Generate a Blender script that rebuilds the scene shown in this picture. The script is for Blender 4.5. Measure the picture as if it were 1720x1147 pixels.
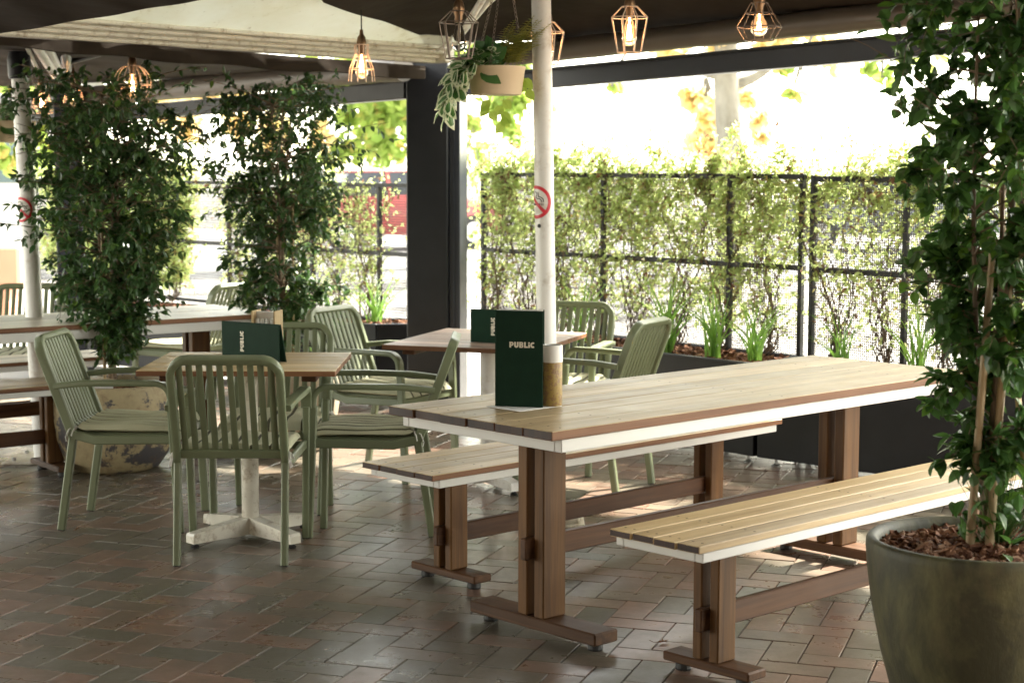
import bpy, bmesh, math, random
import numpy as np
from mathutils import Vector, Matrix, Quaternion
V = Vector
for o in list(bpy.data.objects): bpy.data.objects.remove(o)
scn = bpy.context.scene
C = scn.collection

# ------------------------------------------------------------------ camera, sky, sun, exposure
FPX, PITCH, ROLL, CH = 2887.0, 0.101, 0.0022, 1.549
cam = bpy.data.cameras.new('camera'); cam.lens = FPX/1720*36; cam.sensor_width = 36
cam.clip_start = 0.05; cam.clip_end = 2000
cam.dof.use_dof = True; cam.dof.focus_distance = 6.0; cam.dof.aperture_fstop = 4.5
co = bpy.data.objects.new('camera', cam); C.objects.link(co); scn.camera = co
co.location = (0, 0, CH)
co.matrix_world = Matrix.Translation((0, 0, CH)) @ Matrix.Rotation(math.pi/2-PITCH, 4, 'X') @ Matrix.Rotation(ROLL, 4, 'Z')
SUN_EL, SUN_AZ = math.radians(48), math.radians(48)      # azimuth measured clockwise from +Y
w = bpy.data.worlds.new('World'); scn.world = w; w.use_nodes = True
nt = w.node_tree; bg = nt.nodes['Background']
sky = nt.nodes.new('ShaderNodeTexSky'); sky.sky_type = 'NISHITA'; sky.sun_disc = False
sky.sun_elevation = SUN_EL; sky.sun_rotation = SUN_AZ; sky.air_density = 1.0; sky.dust_density = 1.0; sky.ozone_density = 1.0
bw = nt.nodes.new('ShaderNodeRGBToBW'); nt.links.new(sky.outputs[0], bw.inputs[0])      # thin white haze veils the blue
tint = nt.nodes.new('ShaderNodeMix'); tint.data_type = 'RGBA'; tint.blend_type = 'MULTIPLY'; tint.inputs[0].default_value = 1; tint.inputs[7].default_value = (1.09, 1.02, .80, 1); nt.links.new(bw.outputs[0], tint.inputs[6])
hz = nt.nodes.new('ShaderNodeMix'); hz.data_type = 'RGBA'; hz.inputs[0].default_value = .75; nt.links.new(sky.outputs[0], hz.inputs[6]); nt.links.new(tint.outputs[2], hz.inputs[7])
nt.links.new(hz.outputs[2], bg.inputs[0]); bg.inputs[1].default_value = 0.15
sl = bpy.data.lights.new('sun', 'SUN'); sl.energy = 2.3; sl.angle = math.radians(1.5); sl.color = (1, .95, .83)
so = bpy.data.objects.new('sun', sl); C.objects.link(so)
sd = V((math.sin(SUN_AZ)*math.cos(SUN_EL), math.cos(SUN_AZ)*math.cos(SUN_EL), math.sin(SUN_EL)))
so.rotation_euler = sd.to_track_quat('Z', 'Y').to_euler(); so.location = (0, 0, 20)
scn.view_settings.view_transform = 'Standard'; scn.view_settings.look = 'None'
scn.view_settings.exposure = 3.58; scn.view_settings.gamma = 1
try:
    scn.cycles.max_bounces = 8; scn.cycles.diffuse_bounces = 5; scn.cycles.transparent_max_bounces = 12
    scn.cycles.sample_clamp_indirect = 6
except Exception: pass

def at(px, py, y):
    """world point on the sight line of a photo pixel at world depth y (survey helper)"""
    X, Y = px-860, py-573.5
    c, s = math.cos(ROLL), math.sin(ROLL)
    a, b = (X*c-Y*s)/FPX, (X*s+Y*c)/FPX
    d = V((a, math.cos(PITCH)-b*math.sin(PITCH), -(b*math.cos(PITCH)+math.sin(PITCH))))
    return d*(y/d.y)+V((0, 0, CH))

# ------------------------------------------------------------------ materials
class NM:
    def __init__(s, name):
        s.m = bpy.data.materials.new(name); s.m.use_nodes = True; s.t = s.m.node_tree
        s.b = s.t.nodes['Principled BSDF']; s.out = s.t.nodes['Material Output']
    def n(s, typ, **k):
        x = s.t.nodes.new(typ)
        for a, b in k.items(): setattr(x, a, b)
        return x
    def l(s, a, b): s.t.links.new(a, b)
    def coord(s, scale=(1, 1, 1), kind='Object'):
        tc = s.n('ShaderNodeTexCoord'); mp = s.n('ShaderNodeMapping'); mp.inputs['Scale'].default_value = scale
        s.l(tc.outputs[kind], mp.inputs[0]); return mp.outputs[0]
    def noise(s, vec, scale, detail=4, rough=.55, dist=0):
        x = s.n('ShaderNodeTexNoise'); x.inputs['Scale'].default_value = scale; x.inputs['Detail'].default_value = detail
        x.inputs['Roughness'].default_value = rough; x.inputs['Distortion'].default_value = dist
        if vec is not None: s.l(vec, x.inputs['Vector'])
        return x.outputs['Fac']
    def ramp(s, fac, stops):
        x = s.n('ShaderNodeValToRGB'); e = x.color_ramp.elements
        while len(e) < len(stops): e.new(.5)
        for i, (p, c) in enumerate(stops):
            e[i].position = p; e[i].color = (*c, 1) if len(c) == 3 else c
        s.l(fac, x.inputs[0]); return x.outputs[0]
    def mix(s, f, a, b, mode='MIX'):
        x = s.n('ShaderNodeMix'); x.data_type = 'RGBA'; x.blend_type = mode
        for sock, v in ((x.inputs[0], f), (x.inputs[6], a), (x.inputs[7], b)):
            if isinstance(v, (int, float)): sock.default_value = v
            elif isinstance(v, tuple): sock.default_value = (*v, 1)
            else: s.l(v, sock)
        return x.outputs[2]
    def math(s, op, a, b=0.0):
        x = s.n('ShaderNodeMath', operation=op)
        for i, v in enumerate((a, b)):
            if isinstance(v, (int, float)): x.inputs[i].default_value = v
            else: s.l(v, x.inputs[i])
        return x.outputs[0]
    def attr(s, name='rnd'):
        x = s.n('ShaderNodeAttribute', attribute_name=name); return x.outputs['Fac']
    def bump(s, h, strength=.3, dist=.002):
        x = s.n('ShaderNodeBump'); x.inputs['Strength'].default_value = strength; x.inputs['Distance'].default_value = dist
        s.l(h, x.inputs['Height']); s.l(x.outputs[0], s.b.inputs['Normal'])
    def col(s, c):
        if isinstance(c, tuple): s.b.inputs['Base Color'].default_value = (*c, 1)
        else: s.l(c, s.b.inputs['Base Color'])
    def rough(s, r):
        if isinstance(r, (int, float)): s.b.inputs['Roughness'].default_value = r
        else: s.l(r, s.b.inputs['Roughness'])

def paint(name, c, rough=.45, var=.12, scale=6, metal=0, bump=.1, dirt=None):
    m = NM(name); v = m.coord()
    n = m.noise(v, scale, 5)
    base = m.ramp(n, [(.3, tuple(x*(1-var) for x in c)), (.7, tuple(min(1, x*(1+var)) for x in c))])
    if dirt:
        n2 = m.noise(v, scale*2.3, 6, .7)
        base = m.mix(m.ramp(n2, [(.52, (0, 0, 0)), (.68, (1, 1, 1))]), base, dirt)
    m.col(base); m.b.inputs['Metallic'].default_value = metal
    r = m.noise(v, scale*4, 3)
    m.rough(m.math('MULTIPLY_ADD', r, .25)); 
    m.t.nodes[-1].inputs[2].default_value = rough-.12
    if bump: m.bump(m.noise(v, 180, 2), bump, .001)
    return m.m

def wood(name, dark, light, axis='X', rough=.5, rednoise=None, spec=.4):
    m = NM(name)
    sc = {'X': (1.2, 26, 26), 'Y': (26, 1.2, 26), 'Z': (26, 26, 1.2)}[axis]
    v = m.coord(sc)
    rnd = m.attr()
    off = m.n('ShaderNodeVectorMath', operation='ADD'); m.l(v, off.inputs[0])
    cmb = m.n('ShaderNodeCombineXYZ'); sh = m.math('MULTIPLY', rnd, 37.0)
    for i in range(3): m.l(sh, cmb.inputs[i])
    m.l(cmb.outputs[0], off.inputs[1]); v2 = off.outputs[0]
    g = m.noise(v2, 1.0, 7, .62, .6)
    fine = m.noise(v2, 5.0, 3, .6)
    c = m.ramp(g, [(.3, dark), (.62, light)])
    c = m.mix(m.math('MULTIPLY', fine, .35), c, tuple(x*.55 for x in dark))
    big = m.noise(m.coord(), 2.2, 3)
    c = m.mix(m.ramp(big, [(.4, (0, 0, 0)), (.7, (.55, .55, .55))]), c, tuple((a*1.25+b*.6)*.55 for a, b in zip(light, dark)))
    hv = m.n('ShaderNodeHueSaturation'); m.l(c, hv.inputs['Color']); m.l(m.math('ADD', m.math('MULTIPLY', rnd, .5), .75), hv.inputs['Value'])
    m.col(hv.outputs[0]); m.b.inputs['Specular IOR Level'].default_value = spec
    rr = m.noise(m.coord(), 7, 4); x = m.math('MULTIPLY_ADD', rr, .3); m.t.nodes[-1].inputs[2].default_value = rough-.15; m.rough(x)
    m.bump(fine, .35, .0012)
    return m.m

def leafmat(name, c1, c2, rough=.35, trans=.25, spec=.5, c3=None):
    m = NM(name); r = m.attr()
    stops = [(.0, c1), (.85, c2)] + ([(.97, c3)] if c3 else [])
    col = m.ramp(r, stops)
    n = m.noise(m.coord(), 30, 2)
    col = m.mix(m.math('MULTIPLY', n, .35), col, tuple(x*.6 for x in c1))
    m.col(col); m.rough(rough); m.b.inputs['Specular IOR Level'].default_value = spec
    tr = m.n('ShaderNodeBsdfTranslucent'); m.l(m.mix(.5, col, tuple(min(1, x*1.6) for x in c2)), tr.inputs[0])
    ms = m.n('ShaderNodeMixShader'); ms.inputs[0].default_value = trans
    m.l(m.b.outputs[0], ms.inputs[1]); m.l(tr.outputs[0], ms.inputs[2]); m.l(ms.outputs[0], m.out.inputs[0])
    return m.m

M = {}
M['green'] = paint('sage_green_powdercoat', (.155, .178, .10), .40, .06, 5, 0, .05)
M['cushion'] = paint('olive_cushion_fabric', (.42, .41, .275), .85, .1, 9, 0, .6)
M['seam_shade'] = paint('cushion_seam_shade', (.07, .066, .035), .9, .1, 9)  # stitched channels, with the shadow of the valleys painted into the colour
M['cream_metal'] = paint('cream_painted_metal', (.66, .62, .52), .4, .06, 8, 0, .05, (.36, .29, .2))
M['white_metal'] = paint('white_painted_metal', (.74, .72, .68), .38, .05, 5, 0, .05, (.55, .5, .43))
M['apron'] = paint('white_apron_paint', (.60, .59, .56), .5, .04, 3, 0, .03)
M['black'] = paint('black_steel', (.012, .0125, .015), .42, .25, 5, 0, .08)
M['black'].node_tree.nodes['Principled BSDF'].inputs['Specular IOR Level'].default_value = .3
M['bluegrey'] = paint('dark_blue_steel', (.016, .020, .030), .4, .2, 4, 0, .08)
M['rubber'] = paint('black_rubber', (.015, .015, .015), .6, .1, 20)
M['steel'] = paint('bare_steel', (.5, .5, .5), .3, .1, 20, 1)
M['top'] = wood('weathered_teak_top', (.36, .245, .115), (.60, .46, .265), 'X', .45, spec=.45)
M['side'] = wood('red_brown_board_edge', (.10, .040, .018), (.23, .108, .05), 'X', .5, spec=.25)
M['end'] = wood('dark_end_grain', (.016, .006, .004), (.05, .02, .012), 'Z', .6)
M['post'] = wood('stained_hardwood_upright', (.038, .016, .005), (.155, .073, .022), 'Z', .5, spec=.22)
M['rail'] = wood('stained_hardwood_rail', (.032, .013, .006), (.115, .052, .022), 'X', .5, spec=.22)
M['foot'] = wood('stained_hardwood_foot', (.03, .013, .006), (.105, .050, .022), 'Y', .5, spec=.22)
M['slat_top'] = wood('pale_teak_slats', (.36, .24, .11), (.60, .445, .235), 'X', .45, spec=.45)
M['pink_top'] = wood('pinkish_teak_slats', (.30, .20, .15), (.55, .42, .34), 'X', .45)
M['light_top'] = wood('sun_bleached_boards', (.42, .36, .27), (.66, .60, .48), 'X', .4)
M['bark'] = wood('brown_bark', (.10, .065, .04), (.27, .19, .12), 'Z', .7)
M['bamboo'] = wood('bamboo_stake', (.30, .20, .10), (.50, .37, .20), 'Z', .5)
M['vinewood'] = wood('vine_wood', (.07, .048, .032), (.20, .14, .09), 'Z', .8)
M['leaf'] = leafmat('glossy_dark_leaf', (.026, .062, .021), (.072, .145, .042), .34, .25, .45, (.13, .22, .03))
M['leaf_near'] = leafmat('glossy_dark_leaf_with_new_growth', (.026, .068, .019), (.08, .175, .04), .34, .3, .45, (.14, .28, .03))
M['vine'] = leafmat('light_green_vine_leaf', (.30, .43, .12), (.56, .64, .28), .45, .5, .4, (.38, .14, .06))
M['vinedry'] = leafmat('dry_brown_leaf', (.16, .09, .05), (.28, .15, .09), .7, .3, .2)
M['grassy'] = leafmat('strappy_green_blade', (.10, .26, .04), (.26, .44, .08), .4, .35)
M['plane_leaf'] = leafmat('plane_tree_leaf', (.20, .32, .06), (.38, .48, .12), .5, .45, .3, (.70, .42, .16))
M['autumn_leaf'] = leafmat('autumn_plane_leaf', (.75, .55, .26), (.85, .62, .36), .5, .55, .3, (.52, .58, .18))
M['pothos'] = leafmat('pothos_green', (.035, .11, .03), (.10, .22, .06), .35, .3)
M['lime'] = leafmat('lime_green_leaf', (.28, .42, .05), (.42, .55, .10), .4, .45)
M['cream_leaf'] = leafmat('cream_leaf_margin', (.55, .60, .38), (.72, .74, .52), .4, .3)
M['fern'] = leafmat('golden_green_fern', (.16, .22, .035), (.42, .36, .07), .5, .3)
M['menu'] = paint('dark_green_menu_board', (.010, .030, .018), .55, .1, 20, 0, .05)
M['menu'].node_tree.nodes['Principled BSDF'].inputs['Specular IOR Level'].default_value = .08
M['letter'] = paint('cream_lettering', (.75, .70, .58), .6, .03)
M['paper'] = paint('white_paper', (.78, .76, .72), .8, .03)
M['copper'] = paint('copper_wire', (.78, .60, .46), .45, .1, 20, .2)
M['darkwire'] = paint('aged_bronze_wire', (.20, .155, .125), .4, .2, 20, .6)
M['brass'] = paint('aged_brass_socket', (.22, .13, .07), .35, .2, 20, .8)
M['cord'] = paint('black_cord', (.012, .011, .011), .7, .1)
M['red'] = paint('signal_red', (.55, .02, .035), .5, .08, 10)
M['pot_tan'] = paint('tan_plastic_pot', (.58, .45, .30), .5, .05, 5)
M['terracotta'] = paint('terracotta_render', (.58, .27, .17), .8, .08, 3, 0, .3)
M['tyre'] = paint('tyre_rubber', (.02, .02, .02), .7)
M['carred'] = paint('red_car_paint', (.36, .06, .055), .2, .05)
M['cargrey'] = paint('grey_car_paint', (.17, .18, .19), .25, .05)
M['carglass'] = paint('dark_car_glass', (.03, .035, .04), .08, .05)
M['render_wall'] = paint('pale_rendered_wall', (.62, .60, .57), .85, .06, 2, 0, .2)
M['light_block'] = paint('dark_light_block', (.20, .165, .135), .8, .2, 4, 0, .3)  # for the added unseen walls that hold back frontal light
M['soil'] = paint('dark_soil', (.03, .02, .014), .9, .3, 20, 0, .6)

def m_floor():
    m = NM('clay_paver'); r = m.attr(); v = m.coord()
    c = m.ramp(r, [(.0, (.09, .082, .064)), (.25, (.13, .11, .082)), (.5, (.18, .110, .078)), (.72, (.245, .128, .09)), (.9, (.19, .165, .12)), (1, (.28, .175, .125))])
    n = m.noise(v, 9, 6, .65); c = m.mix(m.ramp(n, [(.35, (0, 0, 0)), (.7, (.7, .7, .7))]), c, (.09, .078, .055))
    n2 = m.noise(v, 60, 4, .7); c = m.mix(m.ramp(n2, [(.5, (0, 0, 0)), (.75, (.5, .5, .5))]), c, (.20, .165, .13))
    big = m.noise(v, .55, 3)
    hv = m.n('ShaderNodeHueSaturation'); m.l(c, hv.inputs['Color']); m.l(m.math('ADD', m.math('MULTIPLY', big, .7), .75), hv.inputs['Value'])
    m.col(hv.outputs[0])
    rr = m.math('ADD', m.math('MULTIPLY', n, .34), m.math('MULTIPLY', big, .22)); m.rough(m.math('ADD', rr, .04))
    m.b.inputs['Specular IOR Level'].default_value = .6
    m.bump(m.math('ADD', m.noise(v, 130, 5, .7), m.math('MULTIPLY', n, .5)), .28, .0015)
    return m.m
M['paver'] = m_floor()
M['joint'] = paint('sandy_joint', (.15, .12, .09), .9, .3, 40, 0, .5)
M['concrete'] = paint('pale_concrete_paving', (.27, .255, .235), .85, .08, 1.5, 0, .2)
M['asphalt'] = paint('sun_bleached_asphalt', (.22, .22, .22), .85, .1, 2, 0, .3)

def m_canvas():
    m = NM('brown_awning_canvas'); v = m.coord()
    n = m.noise(v, 1.6, 4, .6, .8)
    m.col(m.ramp(n, [(.3, (.022, .016, .011)), (.7, (.042, .031, .023))])); m.rough(.85); m.b.inputs['Specular IOR Level'].default_value = .1
    wv = m.n('ShaderNodeTexWave'); wv.inputs['Scale'].default_value = .9; wv.inputs['Distortion'].default_value = 6; m.l(v, wv.inputs[0])
    m.bump(m.math('ADD', wv.outputs['Fac'], m.noise(v, 3, 3)), .7, .02)
    return m.m
M['canvas'] = m_canvas()
M['blind'] = paint('taupe_rolled_blind', (.12, .10, .08), .4, .12, 2, 0, .2)
def m_sheet():
    m = NM('stained_translucent_roof_sheet'); v = m.coord()
    n = m.noise(v, 3.0, 7, .7, .4)
    c = m.ramp(n, [(.3, (.55, .53, .40)), (.42, (.80, .81, .74)), (.7, (.86, .88, .84))])
    s2 = m.noise(v, 14, 5, .8); c = m.mix(m.ramp(s2, [(.62, (0, 0, 0)), (.72, (.6, .6, .6))]), c, (.22, .17, .10))
    m.col(c); m.rough(.5)
    tr = m.n('ShaderNodeBsdfTranslucent'); m.l(c, tr.inputs[0])
    ms = m.n('ShaderNodeMixShader'); ms.inputs[0].default_value = .17
    m.l(m.b.outputs[0], ms.inputs[1]); m.l(tr.outputs[0], ms.inputs[2]); m.l(ms.outputs[0], m.out.inputs[0])
    return m.m
M['sheet'] = m_sheet()
def m_pot(name, a, b, thr=.5, s=4.5, rough=.5, c=None, zs=1.0, soft=.035):
    m = NM(name); v = m.coord((1, 1, zs))
    n = m.noise(v, s, 9, .68, .35); n2 = m.noise(v, s*5, 6, .7)
    base = m.mix(n2, a, tuple(x*.62 for x in a))
    col = m.mix(m.ramp(n, [(thr, (0, 0, 0)), (thr+soft, (1, 1, 1))]), base, b)
    if c:
        n3 = m.noise(v, s*2.2, 8, .75, .5); col = m.mix(m.ramp(n3, [(.52, (0, 0, 0)), (.72, (.8, .8, .8))]), col, c)
    m.col(col); m.rough(rough); m.bump(m.math('SUBTRACT', n2, m.math('MULTIPLY', n, 2.0)), .5, .004)
    return m.m
M['pot_mottled'] = m_pot('mottled_cream_and_slate_glaze', (.50, .41, .24), (.075, .072, .08), .525, 6.0, .6, (.16, .09, .045))
M['pot_beige'] = m_pot('plain_buff_glaze', (.45, .37, .27), (.26, .19, .13), .6, 5, .6)
M['pot_olive'] = m_pot('mossy_olive_glaze', (.040, .037, .013), (.105, .098, .036), .47, 6.5, .62, (.070, .052, .022), .45, .22)
M['gold'] = m_pot('tarnished_gold_tin', (.42, .28, .07), (.26, .15, .06), .5, 60, .35)
M['chips'] = NM('bark_chips').m
_m = NM('bark_chip'); _m.col(_m.ramp(_m.attr(), [(0, (.06, .025, .014)), (.5, (.17, .075, .04)), (.9, (.32, .17, .10)), (1, (.45, .3, .2))])); _m.rough(.9); _m.b.inputs['Specular IOR Level'].default_value = .2; M['chips'] = _m.m
_m = NM('plane_bark'); _c = _m.noise(_m.coord((1, 1, .5)), 4, 5, .6); _m.col(_m.ramp(_c, [(.35, (.08, .065, .045)), (.45, (.16, .15, .12)), (.65, (.23, .22, .185))])); _m.rough(.8); M['planebark'] = _m.m
def emit(name, c, s):
    m = NM(name); m.col((.8, .8, .8)); m.b.inputs['Emission Color'].default_value = (*c, 1); m.b.inputs['Emission Strength'].default_value = s; return m.m
M['filament'] = emit('glowing_filament', (1, .60, .30), 7)
M['fil_off'] = paint('unlit_filament', (.35, .28, .2), .4)
def glass(name, c, emis=None):
    m = NM(name); m.col(c); m.rough(.03); m.b.inputs['Transmission Weight'].default_value = 1; m.b.inputs['IOR'].default_value = 1.08
    if emis: m.b.inputs['Emission Color'].default_value = (*emis[0], 1); m.b.inputs['Emission Strength'].default_value = emis[1]
    return m.m
M['bulb_on'] = glass('warm_bulb_glass', (1, .82, .6), ((1, .5, .2), .045))
M['bulb_off'] = glass('clear_bulb_glass', (.97, .97, .97))
M['winglass'] = paint('window_glass', (.12, .16, .16), .1, .1)

# ------------------------------------------------------------------ mesh building
class MB:
    def __init__(s): s.v = []; s.f = []; s.mi = []; s.r = []
    def add(s, vs, fs, mi=0, r=None):
        o = len(s.v); s.v.extend([tuple(p) for p in vs])
        for i, f in enumerate(fs):
            s.f.append(tuple(o+k for k in f)); s.mi.append(mi[i] if isinstance(mi, (list, tuple)) else mi)
            s.r.append(random.random() if r is None else r)
    def box(s, x0, x1, y0, y1, z0, z1, mi=0, r=None, ch=0.0, topmi=None, endmi=None):
        if r is None: r = random.random()
        if ch <= 0:
            vs = [(x, y, z) for z in (z0, z1) for y in (y0, y1) for x in (x0, x1)]
            fs = [(0, 2, 3, 1), (4, 5, 7, 6), (0, 1, 5, 4), (2, 6, 7, 3), (0, 4, 6, 2), (1, 3, 7, 5)]
            m = [mi, mi if topmi is None else topmi, mi, mi, mi if endmi is None else endmi, mi if endmi is None else endmi]
            s.add(vs, fs, m, r); return
        vs = []; idx = {}
        for ix, x in enumerate((x0, x1)):
            for iy, y in enumerate((y0, y1)):
                for iz, z in enumerate((z0, z1)):
                    sx, sy, sz = (ch if ix == 0 else -ch), (ch if iy == 0 else -ch), (ch if iz == 0 else -ch)
                    for a, p in enumerate(((x, y+sy, z+sz), (x+sx, y, z+sz), (x+sx, y+sy, z))):
                        idx[(ix, iy, iz, a)] = len(vs); vs.append(p)
        fs = []; m = []
        q = [(0, 0), (1, 0), (1, 1), (0, 1)]
        for e in (0, 1):
            f = [idx[(e, a, b, 0)] for a, b in q]; fs.append(f if e else f[::-1]); m.append(mi if endmi is None else endmi)
            f = [idx[(a, e, b, 1)] for a, b in q]; fs.append(f[::-1] if e else f); m.append(mi)
            f = [idx[(a, b, e, 2)] for a, b in q]; fs.append(f if e else f[::-1]); m.append((topmi if (topmi is not None and e) else mi))
        for ix in (0, 1):
            for iy in (0, 1):
                for iz in (0, 1):
                    f = [idx[(ix, iy, iz, k)] for k in (0, 1, 2)]
                    fs.append(f if (ix+iy+iz) % 2 else f[::-1]); m.append(mi)
        for a in (0, 1):
            for b in (0, 1):
                tm = topmi if (topmi is not None and b) else mi
                f = [idx[(0, a, b, 1)], idx[(0, a, b, 2)], idx[(1, a, b, 2)], idx[(1, a, b, 1)]]; fs.append(f); m.append(tm)
                f = [idx[(a, 0, b, 0)], idx[(a, 0, b, 2)], idx[(a, 1, b, 2)], idx[(a, 1, b, 0)]]; fs.append(f); m.append(tm)
                f = [idx[(a, b, 0, 0)], idx[(a, b, 0, 1)], idx[(a, b, 1, 1)], idx[(a, b, 1, 0)]]; fs.append(f); m.append(mi)
        s.add(vs, fs, m, r)
    def sweep(s, path, normal, wn, wp, ch=.003, mi=0, r=None, cap=True):
        """rectangular chamfered bar; wn = size along the fixed normal, wp = size in the plane of the path"""
        P = [V(p) for p in path]; N = V(normal).normalized(); n = len(P)
        if r is None: r = random.random()
        a, b, c = wn/2, wp/2, min(ch, wn*.3, wp*.3)
        prof = [(a, b-c), (a-c, b), (-a+c, b), (-a, b-c), (-a, -b+c), (-a+c, -b), (a-c, -b), (a, -b+c)]
        vs = []
        for i in range(n):
            t0 = (P[i]-P[i-1]).normalized() if i else None
            t1 = (P[i+1]-P[i]).normalized() if i < n-1 else None
            t = (t0+t1).normalized() if (t0 and t1) else (t0 or t1)
            sc = 1.0
            if t0 and t1: sc = 1/max(.35, t.dot(t1))
            B = N.cross(t).normalized(); N2 = t.cross(B).normalized()
            for u, v in prof: vs.append(P[i]+N2*u+B*(v*sc))
        fs = []
        for i in range(n-1):
            for k in range(8):
                fs.append((i*8+k, i*8+(k+1) % 8, (i+1)*8+(k+1) % 8, (i+1)*8+k))
        if cap: fs.append(tuple(range(8))[::-1]); fs.append(tuple((n-1)*8+k for k in range(8)))
        s.add(vs, fs, mi, r)
    def tube(s, path, rad, n=8, mi=0, r=None, cap=True):
        P = [V(p) for p in path]; m = len(P)
        if r is None: r = random.random()
        R = rad if isinstance(rad, (list, tuple)) else [rad]*m
        t = (P[1]-P[0]).normalized(); u = t.orthogonal().normalized(); vs = []
        for i in range(m):
            t1 = ((P[min(i+1, m-1)]-P[max(i-1, 0)])).normalized()
            q = t.rotation_difference(t1); u = (q @ u).normalized(); t = t1
            b = t.cross(u)
            for k in range(n):
                a = 2*math.pi*k/n; vs.append(P[i]+(u*math.cos(a)+b*math.sin(a))*R[i])
        fs = [(i*n+k, i*n+(k+1) % n, (i+1)*n+(k+1) % n, (i+1)*n+k) for i in range(m-1) for k in range(n)]
        if cap: fs.append(tuple(range(n))[::-1]); fs.append(tuple((m-1)*n+k for k in range(n)))
        s.add(vs, fs, mi, r)
    def lathe(s, prof, n=48, c=(0, 0, 0), mi=0, r=None, wob=0):
        if r is None: r = random.random()
        vs = []; m = len(prof)
        for i, (R, z) in enumerate(prof):
            for k in range(n):
                a = 2*math.pi*k/n; rr = R*(1+wob*math.sin(3*a+z*9)+wob*.6*math.sin(7*a-z*13))
                vs.append((c[0]+rr*math.cos(a), c[1]+rr*math.sin(a), c[2]+z))
        fs = [(i*n+k, i*n+(k+1) % n, (i+1)*n+(k+1) % n, (i+1)*n+k) for i in range(m-1) for k in range(n)]
        s.add(vs, fs, mi, r)
    def disc(s, R, z, n=32, c=(0, 0), mi=0):
        s.add([(c[0]+R*math.cos(2*math.pi*k/n), c[1]+R*math.sin(2*math.pi*k/n), z) for k in range(n)], [tuple(range(n))], mi)
    def leaf(s, p, d, up, L, W, mi=0, rim=None, bend=.2, r=None, tip=1.0):
        p = V(p); d = V(d).normalized(); sd = d.cross(V(up))
        if sd.length < 1e-4: sd = d.orthogonal()
        sd.normalize(); n = sd.cross(d).normalized()
        if r is None: r = random.random()
        st = [(0, .06), (.22, .8), (.5, 1.0), (.78, .62), (1.0*tip, .02)]
        vs = []; fs = []; mm = []
        if rim is not None:
            for t, wd in st:
                q = p+d*(L*t)-n*(bend*L*t*t); h = W*.5*wd
                for f_ in (-1, -.6, 0, .6, 1): vs.append(q+sd*(h*f_)+n*(h*.28*abs(f_)))
            for i in range(4):
                a = i*5
                for k in range(4): fs.append((a+k, a+k+1, a+k+6, a+k+5)); mm.append(rim if k in (0, 3) or i == 3 else mi)
            s.add(vs, fs, mm, r); return
        for t, wd in st:
            q = p+d*(L*t)-n*(bend*L*t*t); h = W*.5*wd
            vs += [q-sd*h+n*(h*.28), q, q+sd*h+n*(h*.28)]
        for i in range(4):
            a = i*3; fs += [(a, a+1, a+4, a+3), (a+1, a+2, a+5, a+4)]
            mm += [mi, mi]
        s.add(vs, fs, mm, r)
    def build(s, name, mats, parent=None, smooth=None):
        me = bpy.data.meshes.new(name); me.from_pydata(s.v, [], s.f)
        if not isinstance(mats, (list, tuple)): mats = [mats]
        for m in mats: me.materials.append(M[m] if isinstance(m, str) else m)
        if len(mats) > 1: me.polygons.foreach_set('material_index', s.mi)
        at_ = me.attributes.new('rnd', 'FLOAT', 'FACE'); at_.data.foreach_set('value', s.r)
        if smooth is not None:
            me.polygons.foreach_set('use_smooth', [True]*len(s.f)); me.set_sharp_from_angle(angle=math.radians(smooth))
        me.update()
        o = bpy.data.objects.new(name, me); C.objects.link(o)
        if parent: o.parent = parent
        return o

def tag(o, label=None, cat=None, group=None, kind=None):
    if label: o['label'] = label
    if cat: o['category'] = cat
    if group: o['group'] = group
    if kind: o['kind'] = kind
    return o
def thing(name, label, cat, loc=(0, 0, 0), rz=0, group=None):
    o = bpy.data.objects.new(name, None); C.objects.link(o); o.location = loc; o.rotation_euler = (0, 0, rz)
    o.empty_display_size = .1
    return tag(o, label, cat, group)
def dup(root, loc, rz, label, group=None):
    r = root.copy(); C.objects.link(r); r.location = loc; r.rotation_euler = (0, 0, rz); r['label'] = label
    if group: r['group'] = group
    for ch in list(root.children):
        c = ch.copy(); C.objects.link(c); c.parent = r
        for g in ch.children:
            d = g.copy(); C.objects.link(d); d.parent = c
    return r
def arc(c, r, a0, a1, n, ax, ay):
    """points on an arc in the plane spanned by ax, ay"""
    c, ax, ay = V(c), V(ax), V(ay)
    return [c+ax*(r*math.cos(a0+(a1-a0)*i/n))+ay*(r*math.sin(a0+(a1-a0)*i/n)) for i in range(n+1)]
def rv(): return V((random.gauss(0, 1), random.gauss(0, 1), random.gauss(0, 1))).normalized()

# ================================================================== SETTING
random.seed(5)
# ground: outside paving to the horizon, street
g = MB(); g.add([(-900, -900, -.03), (900, -900, -.03), (900, 900, -.03), (-900, 900, -.03)], [(0, 1, 2, 3)])
tag(g.build('ground', 'concrete'), kind='structure')
g = MB(); g.add([(-300, 24, -.022), (300, 24, -.022), (300, 36, -.022), (-300, 36, -.022)], [(0, 1, 2, 3)])
tag(g.build('road', 'asphalt'), kind='structure')
g = MB(); g.add([(-8, -6, -.010), (6, -6, -.010), (6, 12.6, -.010), (-8, 12.6, -.010)], [(0, 1, 2, 3)])
tag(g.build('patio_bedding', 'joint'), kind='structure')
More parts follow.
